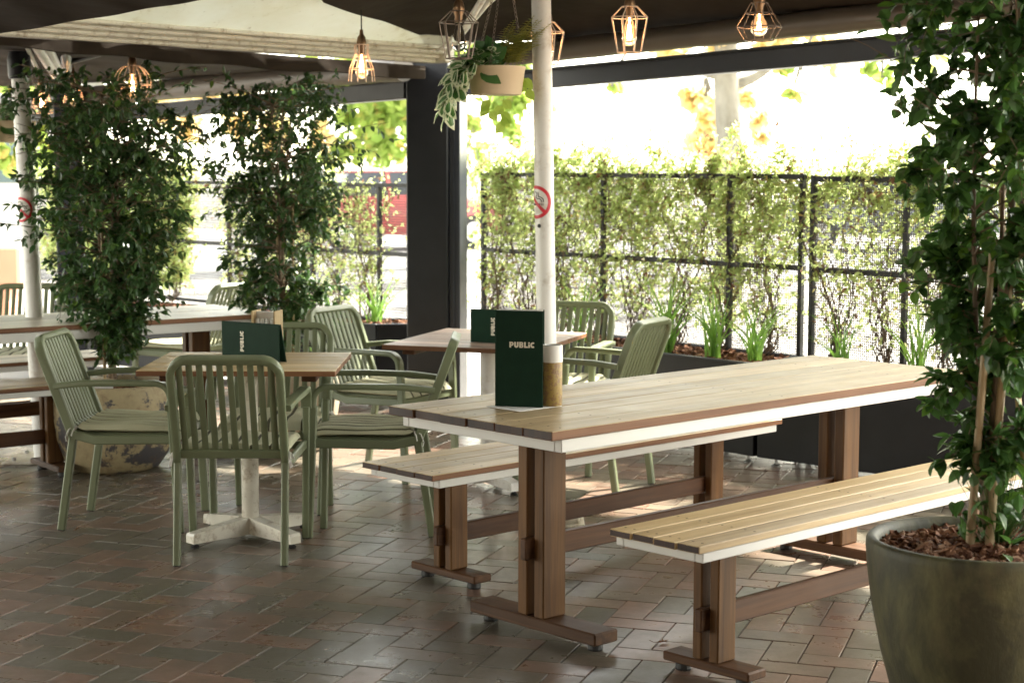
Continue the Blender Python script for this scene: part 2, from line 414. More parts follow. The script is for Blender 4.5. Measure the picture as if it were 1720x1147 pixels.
# herringbone clay pavers
U = .1175; ya = math.radians(-18.5); ca, sa = math.cos(ya), math.sin(ya)
g = MB(); gap = .0032
def inside(x, y): return -6.2 < x < 5.2 and 2.2 < y < 12.4 and y < 13.2-abs(x)*.55
for i in range(-90, 90):
    for j in range(-10, 150):
        k = (i-j) % 4
        if k not in (0, 3): continue
        w_, h_ = (2*U, U) if k == 0 else (U, 2*U)
        cx, cy = i*U+w_/2, j*U+h_/2
        wx, wy = cx*ca-cy*sa, cx*sa+cy*ca
        if not inside(wx, wy): continue
        tx, ty, dz = random.gauss(0, .0042), random.gauss(0, .0042), random.gauss(0, .0007)
        pts = []
        for inset, z in ((gap/2, -.005), (gap/2+.0022, 0)):
            for sx, sy in ((-1, -1), (1, -1), (1, 1), (-1, 1)):
                lx, ly = sx*(w_/2-inset), sy*(h_/2-inset)
                X, Y = cx+lx, cy+ly
                pts.append((X*ca-Y*sa, X*sa+Y*ca, z+(dz+tx*lx+ty*ly if z == 0 else 0)))
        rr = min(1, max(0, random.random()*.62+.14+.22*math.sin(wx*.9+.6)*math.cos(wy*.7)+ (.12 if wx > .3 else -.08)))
        g.add(pts, [(4, 5, 6, 7), (0, 1, 5, 4), (1, 2, 6, 5), (2, 3, 7, 6), (3, 0, 4, 7)], 0, rr)
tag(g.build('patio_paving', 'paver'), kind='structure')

# ================================================================== TRESTLE TABLES AND BENCHES
def trestle(kind, label, cat, loc, yaw, L, Wd, h, n, th, ap, inset, legw, legt, gapw, footl, footh, top, group=None, sz=.3, ovx=.05, ovy=.012, seed=1, sidem='side'):
    random.seed(seed)
    t = thing(kind, label, cat, loc, yaw, group)
    m = MB(); pw = Wd/n
    for i in range(n):
        d = random.uniform(-.004, .004)
        m.box(d, L+d, i*pw+.002, (i+1)*pw-.002, h-th+random.uniform(-.0006, .0006), h+random.uniform(-.0008, .0008), 1, None, .0022, 0, 2)
        for xs in (ovx+.02, inset, L/2, L-inset, L-ovx-.02):
            for ys in (.3, .7):
                m.add([(xs+.0045*math.cos(q*math.pi/4), (i+ys)*pw+.0045*math.sin(q*math.pi/4), h+.0013) for q in range(8)], [tuple(range(8))], 2, .5)
    m.build('tabletop' if cat == 'table' else 'seat', [top, sidem, 'end'], t)
    m = MB(); z0, z1 = h-th-ap, h-th-.001
    m.box(ovx, L-ovx, ovy, ovy+.03, z0, z1, ch=.002); m.box(ovx, L-ovx, Wd-ovy-.03, Wd-ovy, z0, z1, ch=.002)
    m.box(ovx, ovx+.03, ovy+.031, Wd-ovy-.031, z0, z1, ch=.002); m.box(L-ovx-.03, L-ovx, ovy+.031, Wd-ovy-.031, z0, z1, ch=.002)
    m.build('apron', 'apron', t)
    yc = Wd/2; pad = .028
    for xc in (inset, L-inset):
        for sgn in (-1, 1):
            m = MB(); y0 = yc+sgn*(gapw/2+legt/2)
            m.box(xc-legw/2, xc+legw/2, y0-legt/2, y0+legt/2, pad+footh, h-th-.002, ch=.004); m.build('upright', 'post', t)
        m = MB(); m.box(xc-legw*.52, xc+legw*.52, yc-footl/2, yc+footl/2, pad, pad+footh-.001, ch=.005); f = m.build('foot', 'foot', t)
        for sgn in (-1, 1):
            m = MB(); m.lathe([(0, 0), (.024, 0), (.026, .006), (.024, pad-.006), (.018, pad)], 16, (xc, yc+sgn*(footl/2-.05), 0)); m.build('pad', 'rubber', f)
        m = MB(); m.box(xc-legw*.3, xc+legw*.3, yc-Wd*.36, yc+Wd*.36, h-th-ap*.98, h-th-.003, ch=.003); m.build('cap_beam', 'rail', t)
    m = MB(); m.box(inset-legw/2-.035, L-inset+legw/2+.035, yc-gapw/2+.002, yc+gapw/2-.002, sz-.036, sz+.036, ch=.004); m.build('stretcher', 'rail', t)
    return t
T_YAW = .7529; T_B = (.1224, 5.098, 0)
trestle('trestle_table', 'long wooden trestle table of six weathered boards with the tall green menu standing on it', 'table', T_B, T_YAW, 2.304, .777, .76, 6, .029, .042, .334, .105, .046, .032, .60, .042, 'top', 'long wooden trestle tables', .30, seed=11)
trestle('bench', 'long wooden bench nearest the camera, beside the big olive pot', 'bench', (.536, 4.807, 0), .7586, 1.99, .352, .475, 4, .022, .03, .28, .085, .036, .03, .34, .03, 'slat_top', 'wooden benches at the trestle tables', .19, .022, .006, seed=12, sidem='slat_top')
trestle('bench', 'wooden bench on the far side of the trestle table, its end beside a green chair', 'bench', (-.278, 6.009, 0), .764, 2.02, .40, .462, 4, .022, .03, .26, .085, .036, .03, .36, .03, 'top', 'wooden benches at the trestle tables', .185, .035, .008, seed=13)
LY = .66; Lc = V((-1.275, 9.29, 0)); le1 = V((math.cos(LY), math.sin(LY), 0)); le2 = V((-math.sin(LY), math.cos(LY), 0))
p = Lc-le1*2.3
trestle('trestle_table', 'sun-bleached long trestle table at the back left, half hidden by the leafy potted trees', 'table', p, LY, 2.304, .74, .76, 6, .026, .05, .30, .11, .046, .032, .60, .042, 'light_top', 'long wooden trestle tables', .30, seed=14)
p = V((-2.30, 8.42, 0))-le1*1.62-le2*.0
trestle('bench', 'far left wooden bench, its foot just left of the mottled pot', 'bench', p, LY, 2.0, .37, .47, 4, .022, .03, .28, .085, .036, .03, .36, .03, 'top', 'wooden benches at the trestle tables', .19, .022, .006, seed=15)
p = Lc+le2*1.02-le1*2.45
trestle('bench', 'bleached bench behind the back left trestle table', 'bench', p, LY, 2.0, .37, .47, 4, .022, .03, .28, .085, .036, .03, .36, .03, 'light_top', 'wooden benches at the trestle tables', .19, .022, .006, seed=16)

# ================================================================== SQUARE CAFE TABLES
def cafe_table(label, loc, yaw, sx, sy, h, top, seed, basemat='cream_metal', baserot=math.radians(45)):
    random.seed(seed)
    t = thing('cafe_table', label, 'table', loc, yaw, 'square cafe tables')
    m = MB(); n = 8; pw = sy/n
    for i in range(n):
        m.box(-sx/2, sx/2, -sy/2+i*pw+.0012, -sy/2+(i+1)*pw-.0012, h-.022, h+random.uniform(-.0006, .0006), 1, None, .0015, 0, 1)
    m.build('tabletop', [top, 'side'], t)
    for x in (-sx*.36, sx*.36):
        m = MB(); m.box(x-.03, x+.03, -sy*.42, sy*.42, h-.05, h-.0225, ch=.003); m.build('batten', 'rail', t)
    m = MB(); m.lathe([(.0, .05), (.036, .05), (.036, h-.05), (0, h-.05)], 28); m.build('column', basemat, t, 40)
    m = MB()
    for k in range(4):
        a = baserot+k*math.pi/2; d = V((math.cos(a), math.sin(a), 0)); nn = V((-d.y, d.x, 0))
        vs = []
        for r_, zt, w_ in ((.0, .095, .028), (.30, .062, .026), (.305, .052, .026)):
            for sg in (-1, 1):
                vs.append(d*r_+nn*w_*sg+V((0, 0, .022))); vs.append(d*r_+nn*w_*sg+V((0, 0, zt)))
        m.add(vs, [(1, 5, 7, 3), (0, 4, 5, 1), (2, 3, 7, 6), (5, 9, 11, 7), (4, 8, 9, 5), (6, 7, 11, 10), (8, 10, 11, 9), (0, 2, 6, 4), (4, 6, 10, 8)])
    m.build('cross_base', basemat, t)
    for k in range(4):
        m = MB(); a = baserot+k*math.pi/2; m.lathe([(0, 0), (.016, 0), (.018, .008), (.01, .014), (.01, .024)], 14, (.28*math.cos(a), .28*math.sin(a), 0)); m.build('glide', 'rubber', t, 40)
    return t
S_LOC = (-1.095, 7.10, 0); S_H = .745
cafe_table('square wooden cafe table ringed by green chairs, with the cutlery caddy on it', S_LOC, 0.0, .79, .69, S_H, 'slat_top', 21)
S2_LOC = (-.117, 8.30, 0); S2_H = .722; S2_YAW = math.radians(-18)
cafe_table('pinkish square cafe table in front of the black column', S2_LOC, S2_YAW, .75, .88, S2_H, 'pink_top', 22, 'white_metal')

# ================================================================== CHAIRS
def make_chair(label):
    t = thing('armchair', label, 'chair', (0, 0, 0), 0, 'sage green slatted armchairs')
    X = (1, 0, 0)
    hw = .2095; knee = V((0, -.200, .405)); top = V((0, -.352, .818)); bd = (top-knee).normalized(); bn = V((1, 0, 0)).cross(bd).normalized()
    # back frame: up one side, across, down the other
    m = MB(); rr = .07; tl = (top-knee).length
    path = [knee+V((-hw, 0, 0)), knee+bd*(tl*.5)+V((-hw, 0, 0))]
    path += arc(top-bd*rr+V((-hw+rr, 0, 0)), rr, math.pi, math.pi/2, 8, X, bd)
    path += arc(top-bd*rr+V((hw-rr, 0, 0)), rr, math.pi/2, 0, 8, X, bd)
    path += [knee+bd*(tl*.5)+V((hw, 0, 0)), knee+V((hw, 0, 0))]
    m.sweep(path, bn, .040, .029, .004)
    m.build('back_frame', 'green', t, 45)
    for sg in (-1, 1):
        m = MB(); m.sweep([(sg*hw*1.0, -.262, .004), (sg*hw, -.200, .415)], X, .028, .034, .005); l = m.build('leg', 'green', t)
        m = MB(); m.sweep([(sg*hw*1.0, -.262, 0), (sg*hw, -.2612, .006)], X, .026, .031, .003); m.build('foot_cap', 'rubber', l)
        m = MB(); m.sweep([(sg*.236, .258, .004), (sg*.246, .232, .560)], X, .030, .036, .005); l = m.build('leg', 'green', t)
        m = MB(); m.sweep([(sg*.236, .258, 0), (sg*.236, .2577, .006)], X, .028, .033, .003); m.build('foot_cap', 'rubber', l)
        m = MB()
        px_ = [(sg*.246, .232, .555)]
        for q in arc((sg*.246, .170, .580), .060, 0, math.pi/2, 8, (0, 1, 0), (0, 0, 1)): px_.append(tuple(q))
        px_ += [(sg*.246, .05, .641), (sg*.232, -.15, .636), (sg*.2205, -.272, .622)]
        m.sweep(px_, X, .046, .024, .004); m.build('armrest', 'green', t, 45)
    m = MB()
    for sg in (-1, 1): m.sweep([(sg*hw, -.205, .415), (sg*.222, -.10, .393), (sg*.232, .16, .400), (sg*.238, .244, .402)], X, .022, .040, .005)
    m.sweep([(-.235, .232, .398), (.235, .232, .398)], (0, 0, 1), .032, .024, .004)
    m.build('seat_frame', 'green', t)
    m = MB(); m.sweep([(-hw, -.212, .435), (hw, -.212, .435)], bn, .018, .036, .004); m.build('back_rail', 'green', t)
    m = MB(); m2 = MB(); ns = 10; inw = 2*hw-.030; pitch = inw/ns
    for i in range(ns):
        x = -inw/2+pitch*(i+.5)
        a = top-bd*.014; b = knee+bd*.055
        m.sweep([V((x, a.y, a.z)), V((x, b.y, b.z)), (x, -.190, .432)], X, .0245, .008, .0015)
        m2.sweep([(x, -.190, .432), (x, -.165, .418), (x, -.12, .413), (x*1.04, .22, .418)], X, .0225, .010, .003)
    m.build('backrest_slats', 'green', t, 50); m2.build('seat_slats', 'green', t, 50)
    # quilted cushion
    m = MB(); nx, ny = 96, 26; cw, cl = .43, .435
    def hh(u, v):
        e = min(1, (min(u, 1-u))/.045)*1.0; e2 = min(1, (min(v, 1-v))/.05)
        edge = math.sqrt(max(0, 1-(1-e)**2))*math.sqrt(max(0, 1-(1-e2)**2))
        ch = abs(math.sin(u*math.pi*6))**.75
        return edge*(.020+.0065*ch+.003*math.sin(v*9+u*3))
    vs = []; fs = []; sms = []
    for side in (1, -1):
        for j in range(ny+1):
            for i in range(nx+1):
                u, v = i/nx, j/ny
                droop = -.016*max(0, (v-.86)/.14)**2
                z = .437+droop+.003*math.sin(u*6) + (hh(u, v) if side > 0 else -hh(u, v)*.3)
                y = -.185+cl*v; x = (u-.5)*cw*(1+.03*v)
                if v < .06: z += .012*(1-v/.06)
                vs.append((x, y, z))
    o2 = (nx+1)*(ny+1)
    for j in range(ny):
        for i in range(nx):
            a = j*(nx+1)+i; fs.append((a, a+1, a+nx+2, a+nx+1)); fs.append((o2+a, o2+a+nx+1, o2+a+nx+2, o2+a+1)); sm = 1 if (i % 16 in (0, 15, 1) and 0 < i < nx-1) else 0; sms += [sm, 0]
    m.add(vs, fs, sms, .5); cu = m.build('seat_cushion', ['cushion', 'seam_shade'], t, 60)
    for sg in (-1, 1):
        m = MB()
        m.sweep([(sg*.205, -.185, .445), (sg*.225, -.215, .437), (sg*.232, -.228, .405), (sg*.236, -.224, .388)], (0, 1, .2), .003, .011, .001)
        m.sweep([(sg*.205, -.185, .447), (sg*.232, -.196, .432), (sg*.243, -.20, .412)], (0, 1, .2), .003, .010, .001)
        m.build('tie', 'paper', cu)
    return t
CH_ = [
 ('green armchair seen from behind, nearest the camera, pulled up to the square table', (-1.097, 6.84), 0.5),
 ('green armchair at the left of the square table, in front of the mottled pot', (-1.655, 7.44), -93),
 ('green armchair side-on at the right of the square table, beside the bench end', (-.595, 7.335), 90),
 ('green armchair behind the square table, partly hidden by the cutlery caddy', (-1.045, 7.545), 180),
 ('green armchair with reclined slatted back, left of the pinkish square table and the black column', (-.63, 8.66), -119),
 ('green armchair behind the white umbrella pole, in front of the planter mulch', (.235, 8.86), 163),
 ('green armchair right of the pinkish table, its back above the long trestle table', (.36, 8.29), 62),
 ('dark green armchair at the far left edge behind the white pole', (-2.93, 10.15), 183),
 ('pale green armchair at the end of the bleached table by the vine fence', (-2.02, 10.75), 62),
]
c0 = make_chair(CH_[0][0]); c0.location = (*CH_[0][1], 0); c0.rotation_euler = (0, 0, math.radians(CH_[0][2]))
for lb, p, a in CH_[1:]: dup(c0, (*p, 0), math.radians(a), lb)

# ================================================================== UMBRELLAS, POLES, CEILING CANVAS
def grid_surface(rows, nu, nv):
    """ruled/bilinear surface through polylines (rows), resampled"""
    def samp(pl, t):
        t *= len(pl)-1; i = min(int(t), len(pl)-2); f = t-i; return V(pl[i]).lerp(V(pl[i+1]), f)
    out = []
    for j in range(nv+1):
        t = j/nv*(len(rows)-1); k = min(int(t), len(rows)-2); f = t-k
        out.append([samp(rows[k], i/nu).lerp(samp(rows[k+1], i/nu), f) for i in range(nu+1)])
    return out
def cloth(m, rows, nu=40, nv=16, sag=.03, th=.006, seed=0):
    g_ = grid_surface(rows, nu, nv); ph = seed*1.7
    vs = []
    for lay in (0, 1):
        for j, row in enumerate(g_):
            for i, p in enumerate(row):
                e = math.sin(math.pi*j/nv)
                vs.append(p+V((0, 0, -sag*e*(.6+.4*math.sin(i*.5+ph))+.002*math.sin(i*.9+j*.7+ph)+lay*th)))
    fs = []; n1 = nu+1; off = n1*(nv+1)
    for j in range(nv):
        for i in range(nu):
            a = j*n1+i; fs += [(a, a+n1, a+n1+1, a+1), (off+a, off+a+1, off+a+n1+1, off+a+n1)]
    for i in range(nu):
        fs.append((i, i+1, off+i+1, off+i)); a = nv*n1+i; fs.append((a+1, a, off+a, off+a+1))
    for j in range(nv):
        a = j*n1; fs.append((a+n1, a, off+a, off+a+n1)); a = j*n1+nu; fs.append((a, a+n1, off+a+n1, off+a))
    m.add(vs, fs, 0, .5)

def sticker(parent, r, zc, phi0, R=.070, name='no_smoking_sticker'):
    """round no-smoking sign wrapped round a pole of radius r; phi measured from the camera-facing side"""
    def P(u, v, e): # u right, v up (metres on the sticker)
        a = phi0+u/r; return (math.sin(a)*(r+e), -math.cos(a)*(r+e), zc+v)
    def patch(m, poly, mi, e):
        m.add([P(u, v, e) for u, v in poly], [tuple(range(len(poly)))], mi, .5)
    def ring(m, R0, R1, mi, e, n=48):
        vs = []
        for k in range(n):
            a = 2*math.pi*k/n; vs += [P(R0*math.cos(a), R0*math.sin(a), e), P(R1*math.cos(a), R1*math.sin(a), e)]
        m.add(vs, [(2*k, 2*k+1, 2*((k+1) % n)+1, 2*((k+1) % n)) for k in range(n)], mi, .5)
    def strip(m, pts, wd, mi, e):
        for (a, b), (c, d) in zip(pts, pts[1:]):
            n_ = max(1, int(math.hypot(c-a, d-b)/.004)); L = math.hypot(c-a, d-b); nx_, ny_ = -(d-b)/L*wd/2, (c-a)/L*wd/2
            for i in range(n_):
                t0, t1 = i/n_, (i+1)/n_
                q = [(a+(c-a)*t0+nx_, b+(d-b)*t0+ny_), (a+(c-a)*t0-nx_, b+(d-b)*t0-ny_), (a+(c-a)*t1-nx_, b+(d-b)*t1-ny_), (a+(c-a)*t1+nx_, b+(d-b)*t1+ny_)]
                m.add([P(u, v, e) for u, v in q], [(0, 1, 2, 3)], mi, .5)
    m = MB()
    for k in range(8): ring(m, R*k/8*1.0+.0001, R*(k+1)/8, 0, .0008)
    s_ = m.build(name, 'white_metal', parent)
    m = MB()
    for k in range(3): ring(m, R*(.80+.2*k/3), R*(.80+.2*(k+1)/3), 0, .0016)
    strip(m, [(-R*.58, R*.58), (R*.58, -R*.58)], R*.2, 0, .0022); m.build('red_circle', 'red', s_)
    m = MB()
    strip(m, [(-R*.62, -R*.14), (R*.34, -R*.14)], R*.13, 0, .0017); strip(m, [(R*.39, -R*.14), (R*.43, -R*.14)], R*.13, 0, .0017); strip(m, [(R*.48, -R*.14), (R*.52, -R*.14)], R*.13, 0, .0017)
    strip(m, [(R*.40, -.0), (R*.40, R*.12), (R*.28, R*.2), (R*.10, R*.22), (R*.02, R*.32), (R*.12, R*.45), (R*.06, R*.58), (-R*.08, R*.62)], R*.055, 0, .0017)
    strip(m, [(R*.52, -.0), (R*.52, R*.18), (R*.36, R*.3), (R*.2, R*.32), (R*.22, R*.42), (R*.18, R*.6)], R*.055, 0, .0017)
    m.build('cigarette_symbol', 'cord', s_)

def pole_parts(t, r, h, plate=.16, block=False):
    m = MB(); m.lathe([(0, .012), (r, .012), (r, 1.1), (r*.985, 1.102), (r*.985, h), (0, h)], 32); p = m.build('pole', 'white_metal', t, 35)
    m = MB(); m.box(-plate, plate, -plate, plate, 0, .014, ch=.003)
    if block: m.box(-plate*.9, plate*.9, -plate*.9, plate*.9, .0145, .06, ch=.012)
    m.build('base_plate', 'cream_metal', t)
    for a in (-1, 1):
        for b in (-1, 1):
            m = MB(); m.lathe([(0, 0), (.011, 0), (.011, .016), (0, .016)], 6, (a*plate*.7, b*plate*.7, .0145 if not block else .0605)); m.build('bolt', 'steel', t)
    return p

# centre umbrella : pole at the middle of the picture, brown canopy to the right of it
PC = V((.155, 7.46, 0))
um = thing('umbrella', 'big brown fixed umbrella on the white pole behind the tall menu', 'umbrella', PC)
pr = .0425
p_ = pole_parts(um, pr, 2.62, .15, True)
sticker(um, pr, CH+(281-339)/FPX*7.42, -1.0, .0715)
m = MB(); m.lathe([(0, 0), (.0085, 0), (.0085, .003), (0, .003)], 16); hole = m.build('hole_plug', 'rubber', um)
ha = -.62; hole.location = (math.sin(ha)*(pr-.0008), -math.cos(ha)*(pr-.0008), CH+(281-379)/FPX*7.42); hole.rotation_euler = (math.pi/2, 0, ha)
hem = [at(742, 74, 10.15), at(928, 66, 9.75), at(1130, 46, 9.2), at(1330, 25, 8.6), at(1540, 0, 8.05), at(1760, -28, 7.4), at(1960, -52, 6.9)]
mid = [at(640, 30, 9.0), V((.15, 8.3, 2.60)), V((.75, 7.75, 2.62)), V((1.3, 7.1, 2.64)), V((1.8, 6.6, 2.64)), V((2.4, 6.1, 2.66)), V((3.1, 5.4, 2.68))]
inn = [at(532, -4, 7.85), V((-.3, 6.2, 2.78)), V((.4, 5.4, 2.82)), V((1.2, 4.7, 2.84)), V((1.8, 4.2, 2.84)), V((2.5, 3.6, 2.82)), V((3.2, 3.2, 2.75))]
bk = [V((-1.0, 4.5, 2.72)), V((-.6, 3.0, 2.7)), V((.2, 2.0, 2.7)), V((1.2, 1.2, 2.7)), V((1.8, .8, 2.7)), V((2.5, .4, 2.7)), V((3.2, 0, 2.7))]
m = MB(); cloth(m, [[p-PC for p in r] for r in (hem, mid, inn, bk)], 60, 26, .03, .006, 1); m.build('canopy', 'canvas', um, 60)
for a, b, r_ in ((at(826, -12, 7.6), at(742, 92, 9.9), .014), (at(812, -15, 7.5), at(778, 42, 8.4), .017), (at(838, -15, 7.5), at(730, 86, 9.8), .008)):
    m = MB(); m.tube([a-PC, b-PC], r_, 12); m.build('strut', 'white_metal', um, 40)
m = MB(); m.tube([V((0, 0, 2.60)), V((0, 0, 2.74))], .07, 16); m.build('hub', 'black', um, 40)

def lean(t, th):
    for ch in t.children:
        if ch.name.split('.')[0] in ('pole', 'no_smoking_sticker', 'collar'): ch.rotation_euler.y = th
        if ch.name.startswith('hole_plug'): ch.location.x += ch.location.z*math.sin(th)
um.location.x += .012; lean(um, -.020)
# left umbrella
PL = V((-2.49, 9.02, 0))
ul = thing('umbrella', 'brown umbrella at the far left on a white pole with bolted base plate', 'umbrella', PL)
pole_parts(ul, .046, 2.10, .17)
sticker(ul, .046, CH+(281-353)/FPX*9.0, .15-.8, .066)
m = MB(); m.lathe([(0, 0), (.055, 0), (.06, .02), (.06, .10), (.05, .14), (0, .14)], 20, (0, 0, 2.0)); m.build('collar', 'black', ul, 40)
lean(ul, -.034)
near = [at(-900, 20, 6.2), at(-300, 45, 7.0), at(20, 62, 7.75), at(250, 84, 8.35), at(480, 102, 9.2), at(712, 118, 10.1)]
midl = [at(-900, 30, 9.0), at(-300, 80, 9.6), at(20, 98, 10.2), at(250, 108, 10.4), at(480, 108, 10.5), at(712, 110, 10.5)]
farl = [at(-900, 110, 13.5), at(-300, 135, 13.6), at(20, 150, 13.6), at(290, 136, 12.6), at(500, 122, 11.6), at(712, 108, 10.9)]
m = MB(); cloth(m, [[p-PL for p in r] for r in (near, midl, farl)], 50, 20, .02, .006, 2); m.build('canopy', 'canvas', ul, 60)
m = MB()
vs = []; N_ = 40
for i in range(N_+1):
    t_ = i/N_; a = near[1].lerp(near[2], t_*2) if t_ < .25 else None
    k = t_*4; kk = min(int(k), 3); pp = near[1+kk].lerp(near[2+kk], k-kk)-PL
    w1 = .004*math.sin(i*1.3)
    for dz, dy in ((.02, 0), (-.052+.006*math.sin(i*.8), w1), (-.056+.006*math.sin(i*.8), w1+.012), (-.050+.006*math.sin(i*.8), w1+.02), (.02, .02)): vs.append(pp+V((0, dy, dz)))
fs = [(i*5+k, i*5+k+1, (i+1)*5+k+1, (i+1)*5+k) for i in range(N_) for k in range(4)]
m.add(vs, fs, 0, .5); m.build('pelmet', 'canvas', ul, 60)
for a, b, r_ in ((at(38, 72, 8.7), at(64, 128, 9.6), .012), (at(52, 70, 8.7), at(92, 130, 9.7), .028), (at(72, 70, 8.8), at(112, 158, 10.4), .026)): m = MB(); m.tube([a-PL, b-PL], r_, 12); m.build('strut', 'white_metal', ul, 40)
for a, b, r_ in ((at(100, 112, 10), at(210, 82, 9.4), .016), (at(110, 120, 10.3), at(108, 80, 9.2), .03)): m = MB(); m.tube([a-PL, b-PL], r_, 10); m.build('rib', 'black', ul, 40)

# near left canopy (its pole stands outside the picture)
m = MB(); e0, e1_ = at(-600, 166, 9.0), at(420, -12, 5.35)
r0 = [e0, at(0, 61, 7.0), at(180, 30, 6.3), at(350, 0, 5.62), e1_]
r1 = [V((-5.2, 7.6, 2.35)), V((-3.2, 5.6, 2.30)), V((-2.6, 5.0, 2.30)), V((-2.0, 4.4, 2.30)), V((-1.3, 3.7, 2.3))]
r2 = [V((-6, 2.0, 2.6)), V((-5, .5, 2.6)), V((-4, -.6, 2.65)), V((-2.6, -1.6, 2.68)), V((-1, -2.4, 2.7))]
un = thing('umbrella', 'nearest brown umbrella, its dark canopy edge crossing the top left corner', 'umbrella', (-3.6, 3.2, 0))
PN = V((-3.6, 3.2, 0))
cloth(m, [[p-PN for p in r] for r in (r0, r1, r2)], 40, 18, .02, .006, 3); m.build('canopy', 'canvas', un, 60)
m = MB(); m.lathe([(0, .012), (.046, .012), (.046, 2.45), (0, 2.45)], 24); m.build('pole', 'white_metal', un, 35)
m = MB(); m.box(-.16, .16, -.16, .16, 0, .014, ch=.003); m.build('base_plate', 'cream_metal', un)
# unseen canopy added behind the camera to keep direct sun out
m = MB(); r0 = [V((-1.2, 4.3, 2.9)), V((1.4, .9, 2.9)), V((2.8, -.3, 2.85))]; r1 = [V((-5.5, .8, 2.75)), V((-3, -5.5, 2.75)), V((3, -6, 2.75))]
cloth(m, [r0, r1], 20, 10, .02, .006, 4); tag(m.build('sun_block_sail', 'canvas', None, 60), 'unseen brown canvas added high behind the camera to block the sun', 'canvas roof')

fb = thing('building', 'unseen dark wall with windows, added behind the camera to cut frontal light', 'building', (0, -6.3, 0))  # added out of view to reduce light falling from the camera side
m = MB(); m.box(-13, 11, -.3, 0, 0, 4.2); m.build('wall', 'light_block', fb)
for x0 in (-9, -5, -1, 3, 7):
    m = MB(); m.box(x0, x0+2.2, .001, .05, .9, 2.4, ch=.004); f_ = m.build('window', 'winglass', fb); m = MB(); m.box(x0-.1, x0+2.3, .001, .12, .8, .895, ch=.004); m.build('sill', 'black', f_)
m = MB(); m.box(-13.1, 11.1, -.4, .1, 4.201, 4.35, ch=.01); m.build('parapet', 'black', fb)
fw = thing('light_block_wall', 'unseen dark wall added at the left behind the camera to cut fill light', 'wall', (-7.2, -6, 0))  # side walls, left and right, added out of view to lower frontal fill
m = MB(); m.box(-.15, .15, 0, 9.5, 0, 3.2); m.build('wall', 'light_block', fw); m = MB(); m.box(-.2, .2, -.05, 9.55, 3.201, 3.28, ch=.01); m.build('coping', 'black', fw)
fw = thing('light_block_wall', 'unseen dark wall added at the right behind the camera to cut fill light', 'wall', (4.6, -6, 0))
m = MB(); m.box(-.15, .15, 0, 7.6, 0, 3.2); m.build('wall', 'light_block', fw); m = MB(); m.box(-.2, .2, -.05, 7.65, 3.201, 3.28, ch=.01); m.build('coping', 'black', fw)
# translucent roof sheet between the umbrellas, ribbed white gutter
G0, G1 = at(724, 70, 10.0), at(-60, 12, 7.5)
gd = (G1-G0).normalized(); gp = V((-gd.y, gd.x, 0)).normalized()
if gp.y > 0: gp = -gp
m = MB(); G1 = G1+gd*2.5; cloth(m, [[G0+gd*(-.1)+V((0, 0, -.075)), G1+V((0, 0, -.075))], [G0+gp*1.5+gd*(-1.2)+V((0, 0, .62)), G1+gp*1.7+V((0, 0, .62))], [G0+gp*3.0+gd*(-1.5)+V((0, 0, .95)), G1+gp*3.2+V((0, 0, .95))], [G0+gp*6.0+V((0, 0, 1.1)), G1+gp*6.2+V((0, 0, 1.1))]], 40, 20, .01, .004, 5)
tag(m.build('roof_sheet', 'sheet', None, 60), 'stained pale translucent roof sheet between the brown umbrella canopies', 'roof sheet')
gt = thing('gutter', 'ribbed off-white gutter running along the lower edge of the pale roof sheet', 'gutter', G0)
m = MB()
for k in range(4):
    off = gp*(.03*k); z = -.112+k*.0235
    a = V((0, 0, z))+off-gd*.0; b = a+(G1-G0)
    m.sweep([a, b], V((0, 0, 1)), .0225, .05, .006)
m.build('channel', 'cream_metal', gt)
m = MB(); a = V((0, 0, -.07))-gp*.05; m.sweep([a, a+(G1-G0)], V((0, 0, 1)), .11, .02, .001); m.build('slit_shadow_strip', 'blind', gt)  # dark strip added behind the ribs, standing for shadow lines between them
m = MB(); q = -gd*.06; m.sweep([q+V((0, 0, -.12)), q+V((0, 0, .03))], gd, .10, .16, .01); m.build('end_cap', 'cream_metal', gt)

# ================================================================== BLACK COLUMNS, BEAMS, ROLLED BLINDS
def prism(m, pts, z0, z1, mi=0):
    n = len(pts); vs = [(x, y, z0) for x, y in pts]+[(x, y, z1) for x, y in pts]
    fs = [(i, (i+1) % n, n+(i+1) % n, n+i) for i in range(n)]+[tuple(range(n))[::-1], tuple(range(n, 2*n))]
    m.add(vs, fs, mi, .5)
KC = V((-.475, 10.6, 0)); ka = math.radians(-12)
col = thing('column', 'thick black steel column between the two fence bays, behind the pinkish table', 'column', KC, ka)
m = MB(); m.box(-.155, .105, -.10, .14, 0, 2.22, ch=.006); m.build('shaft', 'black', col)
m = MB(); m.box(.107, .175, -.075, .12, 0, 2.16, ch=.004); m.box(.133, .142, -.083, -.0755, 0.0, 2.16); m.build('side_channel', 'bluegrey', col)
m = MB(); m.box(-.20, .20, -.14, .18, 0, .012); m.build('base_plate', 'black', col)
KC2 = at(118, 400, 13.0); KC2.z = 0
c2 = thing('column', 'slim dark blue column behind the left potted tree', 'column', KC2, .2)
m = MB(); m.box(-.10, .10, -.10, .10, 0, 2.2, ch=.006); m.build('shaft', 'bluegrey', c2)
m = MB(); m.box(-.15, .15, -.15, .15, 0, .012); m.build('base_plate', 'black', c2)
def beam(name, label, cat, pts, wn, wp, mat, ch=.004, extra=None):
    t = thing(name, label, cat, pts[0]); P0 = pts[0]
    m = MB(); m.sweep([p-P0 for p in pts], V((0, 0, 1)), wn, wp, ch); m.build('girder', mat, t)
    if extra: extra(t, P0)
    return t
bR = [at(742, 149, 10.55), at(928, 132, 10.1), at(1330, 94, 8.9), at(1710, 58, 8.0), at(2300, 10, 6.6)]
def lipR(t, P0):
    m = MB(); m.sweep([p-P0+V((-.02, -.05, .052)) for p in bR], V((0, 0, 1)), .018, .03, .003); m.build('lip', 'black', t)
